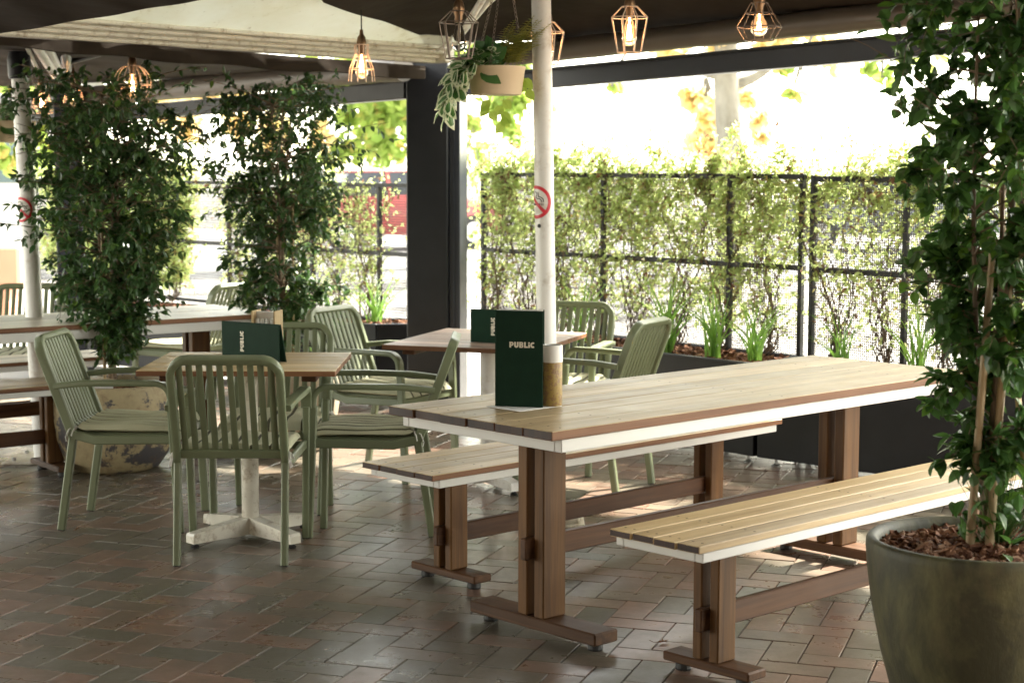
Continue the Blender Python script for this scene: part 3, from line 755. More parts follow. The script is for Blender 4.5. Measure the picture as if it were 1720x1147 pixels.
beam('beam', 'dark blue steel beam over the right fence bay, running behind the centre pole', 'beam', bR, .108, .09, 'bluegrey', .006, lipR)
bL = [at(686, 152, 10.62), at(290, 187, 12.8), at(-200, 222, 15.5)]
beam('beam', 'black steel beam over the left fence bay, behind the two potted trees', 'beam', bL, .11, .09, 'black', .006, lambda t, P0: None)
def blind(label, pts, r, seed):
    random.seed(seed); t = thing('rolled_blind', label, 'blind', pts[0]); P0 = pts[0]
    m = MB(); pp = []
    for a, b in zip(pts, pts[1:]):
        for i in range(10): pp.append(a.lerp(b, i/10)-P0)
    pp.append(pts[-1]-P0)
    rr = [r*(1+random.uniform(-.03, .03)) for _ in pp]
    m.tube([p+V((0, 0, .018)) for p in pp], rr, 20); m.build('roll', 'blind', t, 60)
    m = MB(); m.tube([p+V((0, 0, r*1.02)) for p in pp], .012, 8); m.build('head_rail', 'steel', t, 60)
blind('taupe rolled-up clear blind above the right fence bay', [at(790, 105, 10.0), at(928, 90, 9.72), at(1330, 47, 8.55), at(1710, 8, 7.7), at(2300, -55, 6.5)], .062, 1)
blind('taupe rolled-up blind above the left fence bay', [at(676, 122, 10.45), at(500, 136, 11.3), at(290, 157, 12.4), at(-100, 190, 14.5)], .075, 2)

# ================================================================== FENCE BAYS, PLANTERS, VINES
def fence_bay(label, A, B, z0, z1, zm, posts, seed, wire=.013, dbl=()):
    random.seed(seed)
    A, B = V((A[0], A[1], 0)), V((B[0], B[1], 0)); L = (B-A).length; d = (B-A)/L
    t = thing('mesh_fence', label, 'fence', A, math.atan2(d.y, d.x), 'black mesh fence bays')
    m = MB()
    m.box(0, L, -.014, .014, z1-.028, z1, ch=.002); m.build('top_rail', 'black', t)
    m = MB(); m.box(0, L, -.012, .012, zm-.014, zm+.014, ch=.002); m.build('mid_rail', 'black', t)
    m = MB(); m.box(0, L, -.012, .012, z0, z0+.028, ch=.002); m.build('bottom_rail', 'black', t)
    for x in posts:
        m = MB(); m.box(x-.014, x+.014, -.0155, .0155, 0, z1+.003, ch=.002); m.build('post', 'black', t)
    m = MB(); r = .0016; k = 0
    x = wire
    while x < L:
        m.box(x-r, x+r, .020-r, .020+r, z0, z1-.03, r=.5); x += wire
    z = z0+wire
    while z < z1-.03:
        m.box(0, L, .0175, .0195, z-r, z+r, r=.5); z += wire
    m.build('wire_mesh', 'black', t)
    return t, A, d, L
F0 = at(812, 420, 11.3); FJ = at(1350, 452, 9.28); FE = at(1700, 470, 8.25); FE = FJ+(FE-FJ).normalized()*2.6
dA = (FJ-F0); LA = math.hypot(dA.x, dA.y)
fence_bay('black wire mesh fence bay between the centre pole and the double post', F0, FJ, .50, 1.515, 1.01, (0.0, LA*.42, LA*.80, LA-.02), 1)
FJ2 = FJ+(FE-FJ).normalized()*.06
fence_bay('black wire mesh fence bay at the right, behind the big potted tree', FJ2, FE, .50, 1.505, 1.005, (0.0, .62, 1.3, 2.0), 2)
FL0 = at(690, 425, 11.45); FL1 = at(385, 430, 13.0); FL2 = at(60, 430, 15.0)
fence_bay('black wire mesh fence bay left of the black column, with the red car showing through', FL1, FL0, .50, 1.44, .965, (0.0, 1.04, 1.80), 3, .017)
fence_bay('black wire mesh fence bay at the far left, thick with vine', FL2, FL1+(FL2-FL1).normalized()*.06, .50, 1.44, .965, (0.0, 1.2), 4, .02)

def planter(label, A, B, dep, h, seed, off=0):
    random.seed(seed)
    A, B = V((A[0], A[1], 0)), V((B[0], B[1], 0)); L = (B-A).length; d = (B-A)/L
    t = thing('planter_box', label, 'planter', A, math.atan2(d.y, d.x), 'black steel planter boxes')
    z0 = .045; m = MB()
    m.box(0, L, 0, .004, z0, h, ch=.001); m.box(0, L, dep-.004, dep, z0, h); m.box(0, .004, .0045, dep-.0045, z0, h); m.box(L-.004, L, .0045, dep-.0045, z0, h)
    m.box(.004, L-.004, .0045, dep-.0045, z0, z0+.01)
    m.build('box', 'black', t)
    m = MB(); m.box(-.002, L+.002, -.004, .022, h+.0005, h+.010, ch=.002); m.box(-.002, L+.002, dep-.02, dep+.004, h+.0005, h+.010, ch=.002); m.build('rim', 'bluegrey', t)
    for x in (.08, L-.08):
        for y in (.06, dep-.06):
            m = MB(); m.lathe([(0, 0), (.026, 0), (.026, .006), (.009, .012), (.009, z0)], 14, (x, y, 0)); m.build('adjustable_foot', 'steel', t, 40)
    m = MB(); nx, ny = 40, 10; vs = [(.006+(L-.012)*i/nx, .006+(dep-.012)*j/ny, h-.035+.022*math.sin(i*.9+seed)*math.sin(j*1.1)+random.uniform(-.006, .006)) for j in range(ny+1) for i in range(nx+1)]
    m.add(vs, [(j*(nx+1)+i, j*(nx+1)+i+1, (j+1)*(nx+1)+i+1, (j+1)*(nx+1)+i) for j in range(ny) for i in range(nx)], 0)
    so_ = m.build('soil', 'soil', t)
    m = MB()
    for k in range(int(L*dep*1500)):
        x, y = random.uniform(.02, L-.02), random.uniform(.02, dep-.02); z = h-.03+random.uniform(0, .03)
        a, b = random.uniform(.01, .028), random.uniform(.006, .014); q = Matrix.Rotation(random.uniform(0, 6.28), 3, 'Z') @ Matrix.Rotation(random.gauss(0, .5), 3, 'X') @ Matrix.Rotation(random.gauss(0, .5), 3, 'Y')
        pts = [V((x, y, z))+q @ V((sx*a, sy*b, sz*.002)) for sz in (-1, 1) for sx, sy in ((-1, -.7), (1, -1), (.8, 1), (-.9, .8))]
        m.add(pts, [(4, 5, 6, 7), (0, 1, 5, 4), (1, 2, 6, 5), (2, 3, 7, 6), (3, 0, 4, 7)], 0, random.random())
    m.build('bark_mulch', 'chips', t)
    return t
P0_ = V((.10, 10.26, 0)); P1_ = V((1.262, 8.90, 0)); d1 = (P1_-P0_).normalized(); P2_ = P1_+d1*.03; d2 = V((math.cos(math.radians(-43)), math.sin(math.radians(-43)), 0)); P3_ = P2_+d2*2.2
planter('black steel planter box behind the round-backed green chairs', P0_, P1_, .50, .525, 1)
planter('long black steel planter box behind the far end of the trestle table', P2_, P3_, .50, .525, 2)
Q0 = V((-1.85, 11.45, 0)); Q1 = V((-.88, 11.05, 0)); Q2 = V((-.55, 11.12, 0))
planter('dark grey planter box left of the black column', Q0, Q1, .45, .53, 3)
planter('short dark blue planter box tucked against the left side of the black column', Q1+V((.01, 0.0, 0)), Q2, .40, .53, 4)
planter('black steel planter box at the far left fence, behind the bleached table', V((-3.6, 13.4, 0)), V((-1.95, 12.2, 0)), .4, .5, 5)

def strappy(label, loc, n, h, seed, group='tufts of strappy leaves in the planters'):
    random.seed(seed); m = MB()
    for k in range(n):
        a = random.uniform(0, 6.28); lean = random.uniform(.08, .85); H = h*random.uniform(.55, 1); b = V((random.gauss(0, .018), random.gauss(0, .018), 0))
        wv = random.uniform(.004, .0075); sd_ = V((-math.sin(a+1), math.cos(a+1), 0)); vs = []; N = 7
        for i in range(N+1):
            t = i/N; p = b+V((math.cos(a)*lean*H*t*t, math.sin(a)*lean*H*t*t, H*(t-.25*lean*t**3))); w_ = wv*(1-t**2.5)+.0004
            vs += [p-sd_*w_, p+sd_*w_]
        m.add(vs, [(2*i, 2*i+1, 2*i+3, 2*i+2) for i in range(N)], 0, random.random())
    o = m.build('grass_tuft', 'grassy', None, 80); o.location = loc; tag(o, label, 'plant', group)
strap = [((.40, 10.06), 26, .34), ((.86, 9.55), 34, .40), ((1.10, 9.30), 30, .36), ((1.30, 9.17), 26, .30), ((1.70, 8.82), 22, .26), ((2.02, 8.52), 30, .32), ((2.30, 8.22), 30, .30), ((2.55, 8.00), 24, .26), ((-.90, 11.30), 30, .30), ((-1.5, 11.5), 22, .26)]
sl_ = ['strappy grass tuft behind the upper back of the chair right of the white pole', 'tall bright strappy tuft at the middle of the near planter box', 'strappy tuft leaning right beside the middle fence post', 'thin strappy tuft behind the far left corner of the trestle table', 'thin strappy tuft right of the double fence post', 'bright strappy tuft in front of the right-hand fence post', 'strappy tuft beside the leaning bamboo of the big potted tree', 'strappy tuft hidden behind the big potted tree', 'lime strappy tuft in the planter left of the black column', 'thin strappy tuft behind the second potted tree']
for i, ((p, n, h), lb) in enumerate(zip(strap, sl_)): strappy(lb, (*p, .49), n, h*1.45, 40+i)

def vine(label, base, A, d, zbase, ztop, spread, nst, nleaf, seed, group, lsz=.045, topheavy=.45, rowy=.0):
    """one climbing plant: twisting stems spread over the mesh, leaves along them"""
    random.seed(seed); nrm = V((d.y, -d.x, 0)); t = thing('climbing_vine', label, 'plant', base, 0, group)
    m = MB(); segs = []
    for k in range(nst):
        p = V((0, 0, 0))+d*random.uniform(-.04, .04); L = [p.copy()]; tgt = d*random.uniform(-spread, spread); H = ztop-zbase; n = 16
        wob = random.uniform(0, 6)
        for i in range(1, n+1):
            s_ = i/n; q = tgt*(s_**1.2)+d*(.05*math.sin(s_*9+wob)+random.gauss(0, .012))+nrm*(.03*math.sin(s_*7+wob*2)-.04+rowy)+V((0, 0, H*s_*random.uniform(.97, 1.0)))
            L.append(q)
        r0 = random.uniform(.0045, .0085) if k < 2 else random.uniform(.003, .0048)
        m.tube(L, [r0*(1-.75*i/n) for i in range(n+1)], 5); segs.append(L)
        for b in range(22):
            i = random.randint(2, n-1); p = L[i]; dr = (d*random.choice((-1, 1))*random.uniform(.3, 1)+V((0, 0, random.uniform(-.5, 1.1)))).normalized(); ln = random.uniform(.10, .34)
            tw = [p+dr*(ln*j/5)+d*(.012*math.sin(j*2+b))+nrm*random.uniform(-.015, .015)+V((0, 0, .02*math.sin(j*1.7+b))) for j in range(6)]
            m.tube(tw, [.0018*(1-.12*j) for j in range(6)], 4); segs.append(tw)
    m.build('stems', 'vinewood', t, 60)
    m = MB()
    for k in range(nleaf):
        s_ = random.choice(segs); i = random.randint(1, len(s_)-2); f = random.random(); p = s_[i].lerp(s_[i+1], f)
        u = p.z/(ztop-zbase)
        if random.random() > (1-topheavy)+topheavy*(max(0.0, u)*1.05)**1.6: continue
        if u < .10: continue
        p = p+rv()*.02
        dr = (rv()+V((0, 0, -.35))-nrm*.0).normalized(); sz = lsz*random.uniform(.6, 1.25)
        mi = 1 if random.random() < .045 else 0
        m.leaf(p, dr, rv(), sz, sz*random.uniform(.4, .55), mi, bend=random.uniform(-.1, .4))
        if random.random() < .5: m.leaf(p, (dr+rv()*.8), rv(), sz*.9, sz*.42, mi, bend=.2)
    m.build('foliage', ['vine', 'vinedry'], t)
# right-hand fence bays
dF = (FJ-F0); dF.z = 0; dF.normalize(); dG = (FE-FJ); dG.z = 0; dG.normalize()
vb = 'leafy light green vine on the mesh between the white pole and double post'
vp = [(F0, dF, s_) for s_ in (.12, .42, .75, 1.08, 1.42, 1.75, 2.08, 2.42, 2.72) if s_ < LA]
for i, (A, d, s_) in enumerate(vp):
    b = V((A.x, A.y, .49))+d*s_+V((d.y, -d.x, 0))*.03
    vine(vb, b, A, d, .49, 1.62, .32, 11, 4200, 100+i, 'vines on the fence behind the long table', .033, .88)
vb = 'sparse vine with bare twisting stems on the right-hand mesh bay behind the potted tree'
for i, s_ in enumerate((.15, .5, .85, 1.25, 1.7)):
    b = V((FJ2.x, FJ2.y, .49))+dG*s_+V((dG.y, -dG.x, 0))*.03
    vine(vb, b, FJ2, dG, .49, 1.60, .32, 10, 2500, 120+i, 'vines on the right-hand fence bay', .033, .85)
# hedge-like top growth
dL = (FL0-FL1); dL.z = 0; dL.normalize()
vb = 'thin vine with few leaves on the mesh left of the black column'
for i, s_ in enumerate((.15, .5, .9, 1.3, 1.65)):
    b = V((FL1.x, FL1.y, .49))+dL*s_+V((dL.y, -dL.x, 0))*.03
    vine(vb, b, FL1, dL, .49, 1.46, .34, 9, 1300, 140+i, 'vines on the fence left of the column', .032, .5)
dM = (FL1-FL2); dM.z = 0; dM.normalize()
vb = 'dense vine covering the far left mesh between the two dark leafy potted trees'
for i, s_ in enumerate((.4, .75, 1.1, 1.45, 1.8, 2.1)):
    b = V((FL2.x, FL2.y, .49))+dM*s_+V((dM.y, -dM.x, 0))*.03
    vine(vb, b, FL2, dM, .49, 1.55, .34, 9, 3600, 160+i, 'vines on the far left fence', .04, .3)
random.seed(77)
m = MB()
for a, b in (((1.40, 9.0), .045),):
    m.lathe([(0, 0), (.05, .004), (.07, .018), (.062, .034), (.03, .043), (0, .045)], 20)
o = m.build('pebble', 'bluegrey', None, 60); o.location = (1.50, 9.0, .525); o.scale = (1.1, .7, .8); tag(o, 'smooth grey pebble on the planter edge left of the double post', 'stone')

# ================================================================== POTTED TREES
def pot(label, loc, prof, mat, wob=.004, zs=.0, chips=True, n=64, nch=500):
    t = thing('plant_pot', label, 'pot', loc)
    m = MB(); m.lathe(prof, n, wob=wob); m.build('vessel', mat, t, 50)
    return t
def crown(m, mi, lvl, zc, radius, n, sz, center, seed, twig=None, density=None, bendz=-.35, near=False):
    pass
def tree(label, loc, z0, z1, prof, nleaf, lsz, seed, leafm, trunk_r, lean=(0, 0), stakes=(), tw=None, stems=2, cat='tree', limb0=.12, lrat=.5, name='potted_tree', cull=None):
    """prof(z, angle) -> crown radius. trunk, limbs, twigs and leaves set along the twigs"""
    random.seed(seed); t = thing(name, label, cat, loc)
    m = MB(); spine = []; N = 14; H = z1-z0
    for s_ in range(stems):
        ph = random.uniform(0, 6); pts = []
        ox, oy = (random.uniform(-.03, .03), random.uniform(-.03, .03)) if s_ else (0, 0)
        for i in range(N+1):
            u = i/N; pts.append(V((ox+lean[0]*u+.035*math.sin(u*5+ph)*u+(s_*.10*u*math.cos(ph)), oy+lean[1]*u+.035*math.cos(u*4+ph)*u+(s_*.10*u*math.sin(ph)), z0+H*.94*u)))
        r_ = trunk_r*(1 if s_ == 0 else .6)
        m.tube(pts, [r_*(1-.82*i/N) for i in range(N+1)], 8); spine.append(pts)
    lm = MB(); twigs = []
    zc0 = None
    n_limb = int(nleaf/42) if nleaf < 8000 else int(nleaf/38)
    for k in range(n_limb):
        pts = random.choice(spine); i = random.randint(int(N*limb0), N-1); b = pts[i].lerp(pts[i+1], random.random())
        a = random.uniform(0, 2*math.pi); R = prof(b.z, a)
        if R <= 0.02: continue
        R *= random.uniform(.45, 1.1)
        rise = random.uniform(-.12, .30)*(1 if b.z < z1*.8 else .6)
        e = b+V((math.cos(a)*R, math.sin(a)*R, rise*min(1, R*2.5)))
        cpt = b.lerp(e, .5)+V((0, 0, random.uniform(.0, .07)))+rv()*.02
        cur = [(b*(1-s_)**2+cpt*(2*s_*(1-s_))+e*s_*s_) for s_ in [j/6 for j in range(7)]]
        lm.tube(cur, [max(.0011, trunk_r*.22*(1-.14*j)) for j in range(7)], 5)
        twigs.append(cur)
        for q in range(3):
            j = random.randint(2, 5); p = cur[j]; dr = ((e-b).normalized()*.5+rv()*.9).normalized(); ln = random.uniform(.06, .15)*max(.8, R*2)
            tw_ = [p+dr*(ln*x/3)+V((0, 0, -.01*x*x*.3)) for x in range(4)]; lm.tube(tw_, .0011, 4, cap=False); twigs.append(tw_)
    m.build('trunk', 'bark', t, 60)
    lm.build('branches', 'bark', t, 60)
    fm = MB(); cnt = 0
    while cnt < nleaf:
        tg = random.choice(twigs); n = len(tg); s_ = random.random()**.6*(n-1); j = min(int(s_), n-2); p = tg[j].lerp(tg[j+1], s_-j)
        ax = (tg[j+1]-tg[j]).normalized(); dr = (ax*.55+rv()*.75+V((0, 0, -.15))).normalized()
        sz = lsz*random.uniform(.6, 1.2)
        fm.leaf(p+rv()*.006, dr, V((0, 0, 1))+rv()*.55, sz, sz*lrat*random.uniform(.85, 1.15), 0, bend=random.uniform(0, .35)); cnt += 1
    fm.build('foliage', leafm, t)
    for (sx, sy, ex, ey, sz0, sz1, sr) in stakes:
        m = MB(); nn = 9; pts = [V((sx+(ex-sx)*i/nn, sy+(ey-sy)*i/nn, sz0+(sz1-sz0)*i/nn)) for i in range(nn+1)]; P = []; R_ = []
        for i, p in enumerate(pts):
            P.append(p); R_.append(sr*(1.12 if i % 2 else 1.0)*(1-.03*i))
        m.tube(P, R_, 10); m.build('stake', 'bamboo', t, 50)
    return t
def lobes(base, items):
    def f(z, a):
        r = 0
        if z < base[0][0] or z > base[-1][0]: return 0
        for (za, ra), (zb, rb) in zip(base, base[1:]):
            if za <= z <= zb: r = ra+(rb-ra)*(z-za)/(zb-za)
        for zc, ac, dz, da, amp in items:
            dd = (a-ac+math.pi) % (2*math.pi)-math.pi
            r += amp*math.exp(-((z-zc)/dz)**2-(dd/da)**2)
        return max(0, r)
    return f
def mulch(parent, R, z, n, seed, dome=.015):
    random.seed(seed); m = MB(); m.disc(R, z-.012, 40); m.build('soil', 'soil', parent)
    m = MB()
    for k in range(n):
        r_ = R*math.sqrt(random.random())*.97; a_ = random.uniform(0, 6.28); x, y = r_*math.cos(a_), r_*math.sin(a_); zz = z-.006+random.uniform(0, .016)+dome*(1-(r_/R)**2)
        a, b = random.uniform(.009, .026), random.uniform(.005, .012); q = Matrix.Rotation(random.uniform(0, 6.28), 3, 'Z') @ Matrix.Rotation(random.gauss(0, .45), 3, 'X') @ Matrix.Rotation(random.gauss(0, .45), 3, 'Y')
        pts = [V((x, y, zz))+q @ V((sx*a, sy*b, sz*.0022)) for sz in (-1, 1) for sx, sy in ((-1, -.7), (1, -1), (.8, 1), (-.9, .8))]
        m.add(pts, [(4, 5, 6, 7), (0, 1, 5, 4), (1, 2, 6, 5), (2, 3, 7, 6), (3, 0, 4, 7)], 0, random.random())
    m.build('bark_mulch', 'chips', parent)

PA = V((-2.055, 8.78, 0))
pt = pot('round mottled cream and slate pot behind the left green chair', PA, [(0, 0), (.20, 0), (.228, .012), (.276, .08), (.308, .17), (.322, .27), (.322, .36), (.313, .43), (.309, .445), (.29, .448), (.28, .438), (.278, .38)], 'pot_mottled', .006)
mulch(pt, .266, .405, 380, 61)
prA = lobes([(.60, .06), (.70, .24), (.88, .35), (1.15, .44), (1.4, .50), (1.65, .55), (1.85, .56), (1.97, .44), (2.05, .15)], [(1.25, math.pi, .12, .6, .12), (1.75, math.pi, .14, .7, .08), (1.6, 0, .2, .6, .06), (1.0, math.pi, .1, .6, -.1), (1.45, 3.6, .08, .5, -.1)])
tree('leafy dark green camellia in the mottled pot, growing under the globe lamp', PA, .40, 2.02, prA, 13500, .046, 62, 'leaf', .022, (.01, 0), [(-.03, -.04, -.03, -.04, .40, 1.5, .008)], stems=3)
PB = V((-1.25, 9.38, 0))
pt = pot('buff pot mostly hidden behind the green chair at the back of the square table', PB, [(0, 0), (.19, 0), (.215, .012), (.25, .08), (.285, .17), (.30, .27), (.30, .36), (.292, .425), (.288, .437), (.272, .440), (.264, .43), (.262, .38)], 'pot_beige', .006)
mulch(pt, .262, .405, 260, 63)
prB = lobes([(.50, .28), (.62, .33), (.78, .34), (.95, .32), (1.1, .36), (1.35, .42), (1.6, .45), (1.8, .44), (1.95, .34), (2.07, .1)], [(1.55, math.pi, .12, .6, .08), (1.78, 0, .06, .4, .13), (1.62, 0, .05, .4, .12), (.95, math.pi, .1, .6, -.06), (1.3, 0, .1, .6, .06)])
tree('second leafy dark green camellia, left of the black column', PB, .40, 2.06, prB, 9500, .045, 64, 'leaf', .02, (.02, 0), [(.05, -.03, .06, -.03, .40, 1.4, .008), (-.05, -.03, -.02, -.03, .40, 1.35, .008)], stems=3)
PR = V((1.262, 4.535, 0))
pt = pot('large mossy olive-brown glazed pot at the lower right corner', PR, [(0, 0), (.16, 0), (.18, .01), (.225, .12), (.262, .25), (.288, .38), (.300, .48), (.304, .535), (.303, .553), (.297, .562), (.285, .564), (.276, .558), (.270, .545), (.268, .50)], 'pot_olive', .0035, n=96)
mulch(pt, .27, .525, 1500, 65, .02)
prR = lobes([(.76, .04), (.90, .08), (1.0, .13), (1.15, .19), (1.3, .25), (1.45, .31), (1.6, .33), (1.75, .31), (1.9, .33), (2.1, .34), (2.35, .24), (2.5, .1)], [(1.83, math.pi, .055, .5, .06), (1.72, math.pi, .05, .5, -.04), (1.50, math.pi, .05, .5, .07), (1.24, math.pi, .08, .6, .06), (.85, .2, .2, 1.0, .14), (1.06, 0, .2, 1.0, .10)])
big_tree = tree('big dark green camellia with bamboo stakes in the olive pot, filling the right edge', PR, .52, 2.55, prR, 7500, .047, 66, 'leaf_near', .016, (.09, .0), [(-.045, -.04, .0, -.02, .50, 1.35, .0115), (.005, -.045, .055, .0, .50, 1.30, .012), (.14, .03, .03, .04, .55, 1.5, .009)], stems=3, limb0=.06, lrat=.64)
# low shoots at the base of the big tree
random.seed(9); m = MB()
for k in range(130):
    a = random.uniform(0, 6.28); r_ = random.uniform(0, .15); z = random.uniform(.545, .80)
    m.tube([(.04, -.02, .53), (r_*math.cos(a)*.6+.04, r_*math.sin(a)*.6-.02, .53+(z-.53)*.6), (r_*math.cos(a)+.04, r_*math.sin(a)-.02, z)], .0011, 4, cap=False)
    m.leaf((r_*math.cos(a)+.04, r_*math.sin(a)-.02, z), rv()+V((0, 0, .1)), V((0, 0, 1))+rv()*.4, random.uniform(.035, .06), .03, 0, bend=.2)
m.build('low_shoots', 'leaf_near', big_tree)

# ================================================================== PENDANT LAMPS
def lamp(label, loc, rings, nv, lit, wire, ceil, wr=.0025, bulb='pear', closed=True, extra_top=None, seed=1, group='wire cage pendant lamps'):
    """rings: list of (radius, z) relative to loc; straight wires join them"""
    t = thing('pendant_lamp', label, 'lamp', loc, random.uniform(0, .5), group)
    zt = rings[0][1]
    m = MB(); m.tube([(0, 0, zt+.05), (0, 0, ceil-loc[2])], .003, 8); m.build('cord', 'cord', t)
    m = MB(); m.lathe([(0, zt+.075), (.008, zt+.072), (.010, zt+.05), (.019, zt+.036), (.024, zt+.01), (.022, zt-.004), (.017, zt-.02), (.017, zt-.045), (0, zt-.047)], 20); m.build('socket', 'brass', t, 50)
    m = MB()
    for k in range(nv):
        a = 2*math.pi*k/nv; pts = [(r*math.cos(a), r*math.sin(a), z) for r, z in rings]; m.tube(pts, wr, 6)
    for idx, (r, z) in enumerate(rings):
        if not closed and idx == len(rings)-1: continue
        if len(rings) > 8 and idx not in (0, len(rings)//2, len(rings)-1): continue
        n = nv if len(rings) <= 8 and nv < 9 else 32
        m.tube([(r*math.cos(2*math.pi*k/n), r*math.sin(2*math.pi*k/n), z) for k in range(n+1)], wr, 6, cap=False)
    m.build('cage', wire, t, 50)
    m = MB(); z = zt-.045
    if bulb == 'pear': prof = [(.012, 0), (.014, -.012), (.022, -.035), (.030, -.07), (.031, -.088), (.026, -.105), (.014, -.116), (.0, -.119)]
    else: prof = [(.012, 0), (.016, -.01), (.030, -.03), (.036, -.052), (.031, -.075), (.016, -.088), (0, -.091)]
    m.lathe([(r, z+dz) for r, dz in prof], 24); b = m.build('bulb', 'bulb_on' if lit else 'bulb_off', t, 60)
    m = MB(); kk = 6
    for k in range(kk):
        a = 2*math.pi*k/kk; c_, s_ = math.cos(a), math.sin(a); c2, s2 = math.cos(a+.5), math.sin(a+.5)
        m.tube([(c_*.006, s_*.006, z-.03), (c2*.011, s2*.011, z-(.085 if bulb == 'pear' else .065))], .0013 if lit else .0006, 5)
    m.tube([(0, 0, z-.0), (0, 0, z-.06)], .003, 6, mi=0); m.build('filament', 'filament' if lit else 'fil_off', b)
    return t
geo = [(.034, 0), (.080, -.045), (.052, -.190)]
def lz(px, pytop, y): q = at(px, pytop, y); return (q.x, q.y, q.z)
lamp('copper faceted cage lamp, lit, right of the centre pole', lz(1055, 11, 7.3), geo, 8, True, 'copper', 2.75)
lamp('copper faceted cage lamp half hidden behind the centre pole', lz(917, 38, 7.9), geo, 8, True, 'copper', 2.75)
lamp('grey faceted cage lamp with an unlit clear bulb above the hanging basket', lz(768, 20, 7.1), geo, 8, False, 'darkwire', 2.75)
lamp('wide diamond-shaped dark wire lamp with a round lit bulb, rightmost', lz(1273, 4, 7.2), [(.036, 0), (.060, -.042), (.096, -.098), (.062, -.152)], 6, True, 'darkwire', 2.75, bulb='round')
lamp('bell-shaped copper cage lamp, lit, hanging on a long cord before the pale roof sheet', lz(605, 77, 8.4), [(.033, 0), (.033, -.052), (.058, -.115), (.064, -.175)], 10, True, 'copper', 2.6, closed=False)
gl = [(.095*math.sin(a), -.095+.095*math.cos(a)) for a in [math.pi*(.12+.80*i/14) for i in range(15)]]
lamp('round copper globe cage lamp, lit, above the left potted tree', lz(220, 114, 8.8), [(r, z+.007) for r, z in gl], 14, True, 'copper', 2.45)
lamp('small copper cage lamp above the left potted tree, left of the globe lamp', lz(121, 137, 10.6), [(.036, 0), (.04, -.05), (.058, -.12), (.062, -.16)], 10, True, 'copper', 2.35)
lamp('small copper cage lamp beside the left white pole, leftmost of the lamps', lz(68, 148, 10.2), [(.036, 0), (.04, -.05), (.058, -.12), (.062, -.16)], 10, True, 'copper', 2.35)

# ================================================================== HANGING BASKETS
def chain(m, a, b, lk=.022, r=.0014):
    a, b = V(a), V(b); L = (b-a).length; d = (b-a)/L; n = int(L/(lk*.78)); u = d.orthogonal().normalized(); w_ = d.cross(u)
    for i in range(n):
        c = a+d*(L*(i+.5)/n); s_ = u if i % 2 else w_
        m.tube([c+d*(lk*.5*math.cos(t))+s_*(lk*.24*math.sin(t)) for t in [2*math.pi*k/10 for k in range(11)]], r, 4, cap=False)
def trailing(m, start, pts_n, seedlen, sz, mi, rim, outward):
    p = V(start); d = (V(outward)+V((0, 0, .3))).normalized(); path = [p.copy()]
    for i in range(pts_n):
        d = (d+V((0, 0, -.45))+rv()*.22).normalized(); p = p+d*seedlen; path.append(p.copy())
        s_ = 1 if i % 2 else -1
        ld = (d*.5+d.cross(V(outward)).normalized()*s_*.8+V(outward)*.35+rv()*.25+V((0, 0, -.2))).normalized()
        m.leaf(p, ld, V(outward)+V((0, 0, .6)), sz*random.uniform(.75, 1.15), sz*random.uniform(.5, .66), mi, rim, bend=.25)
    return path
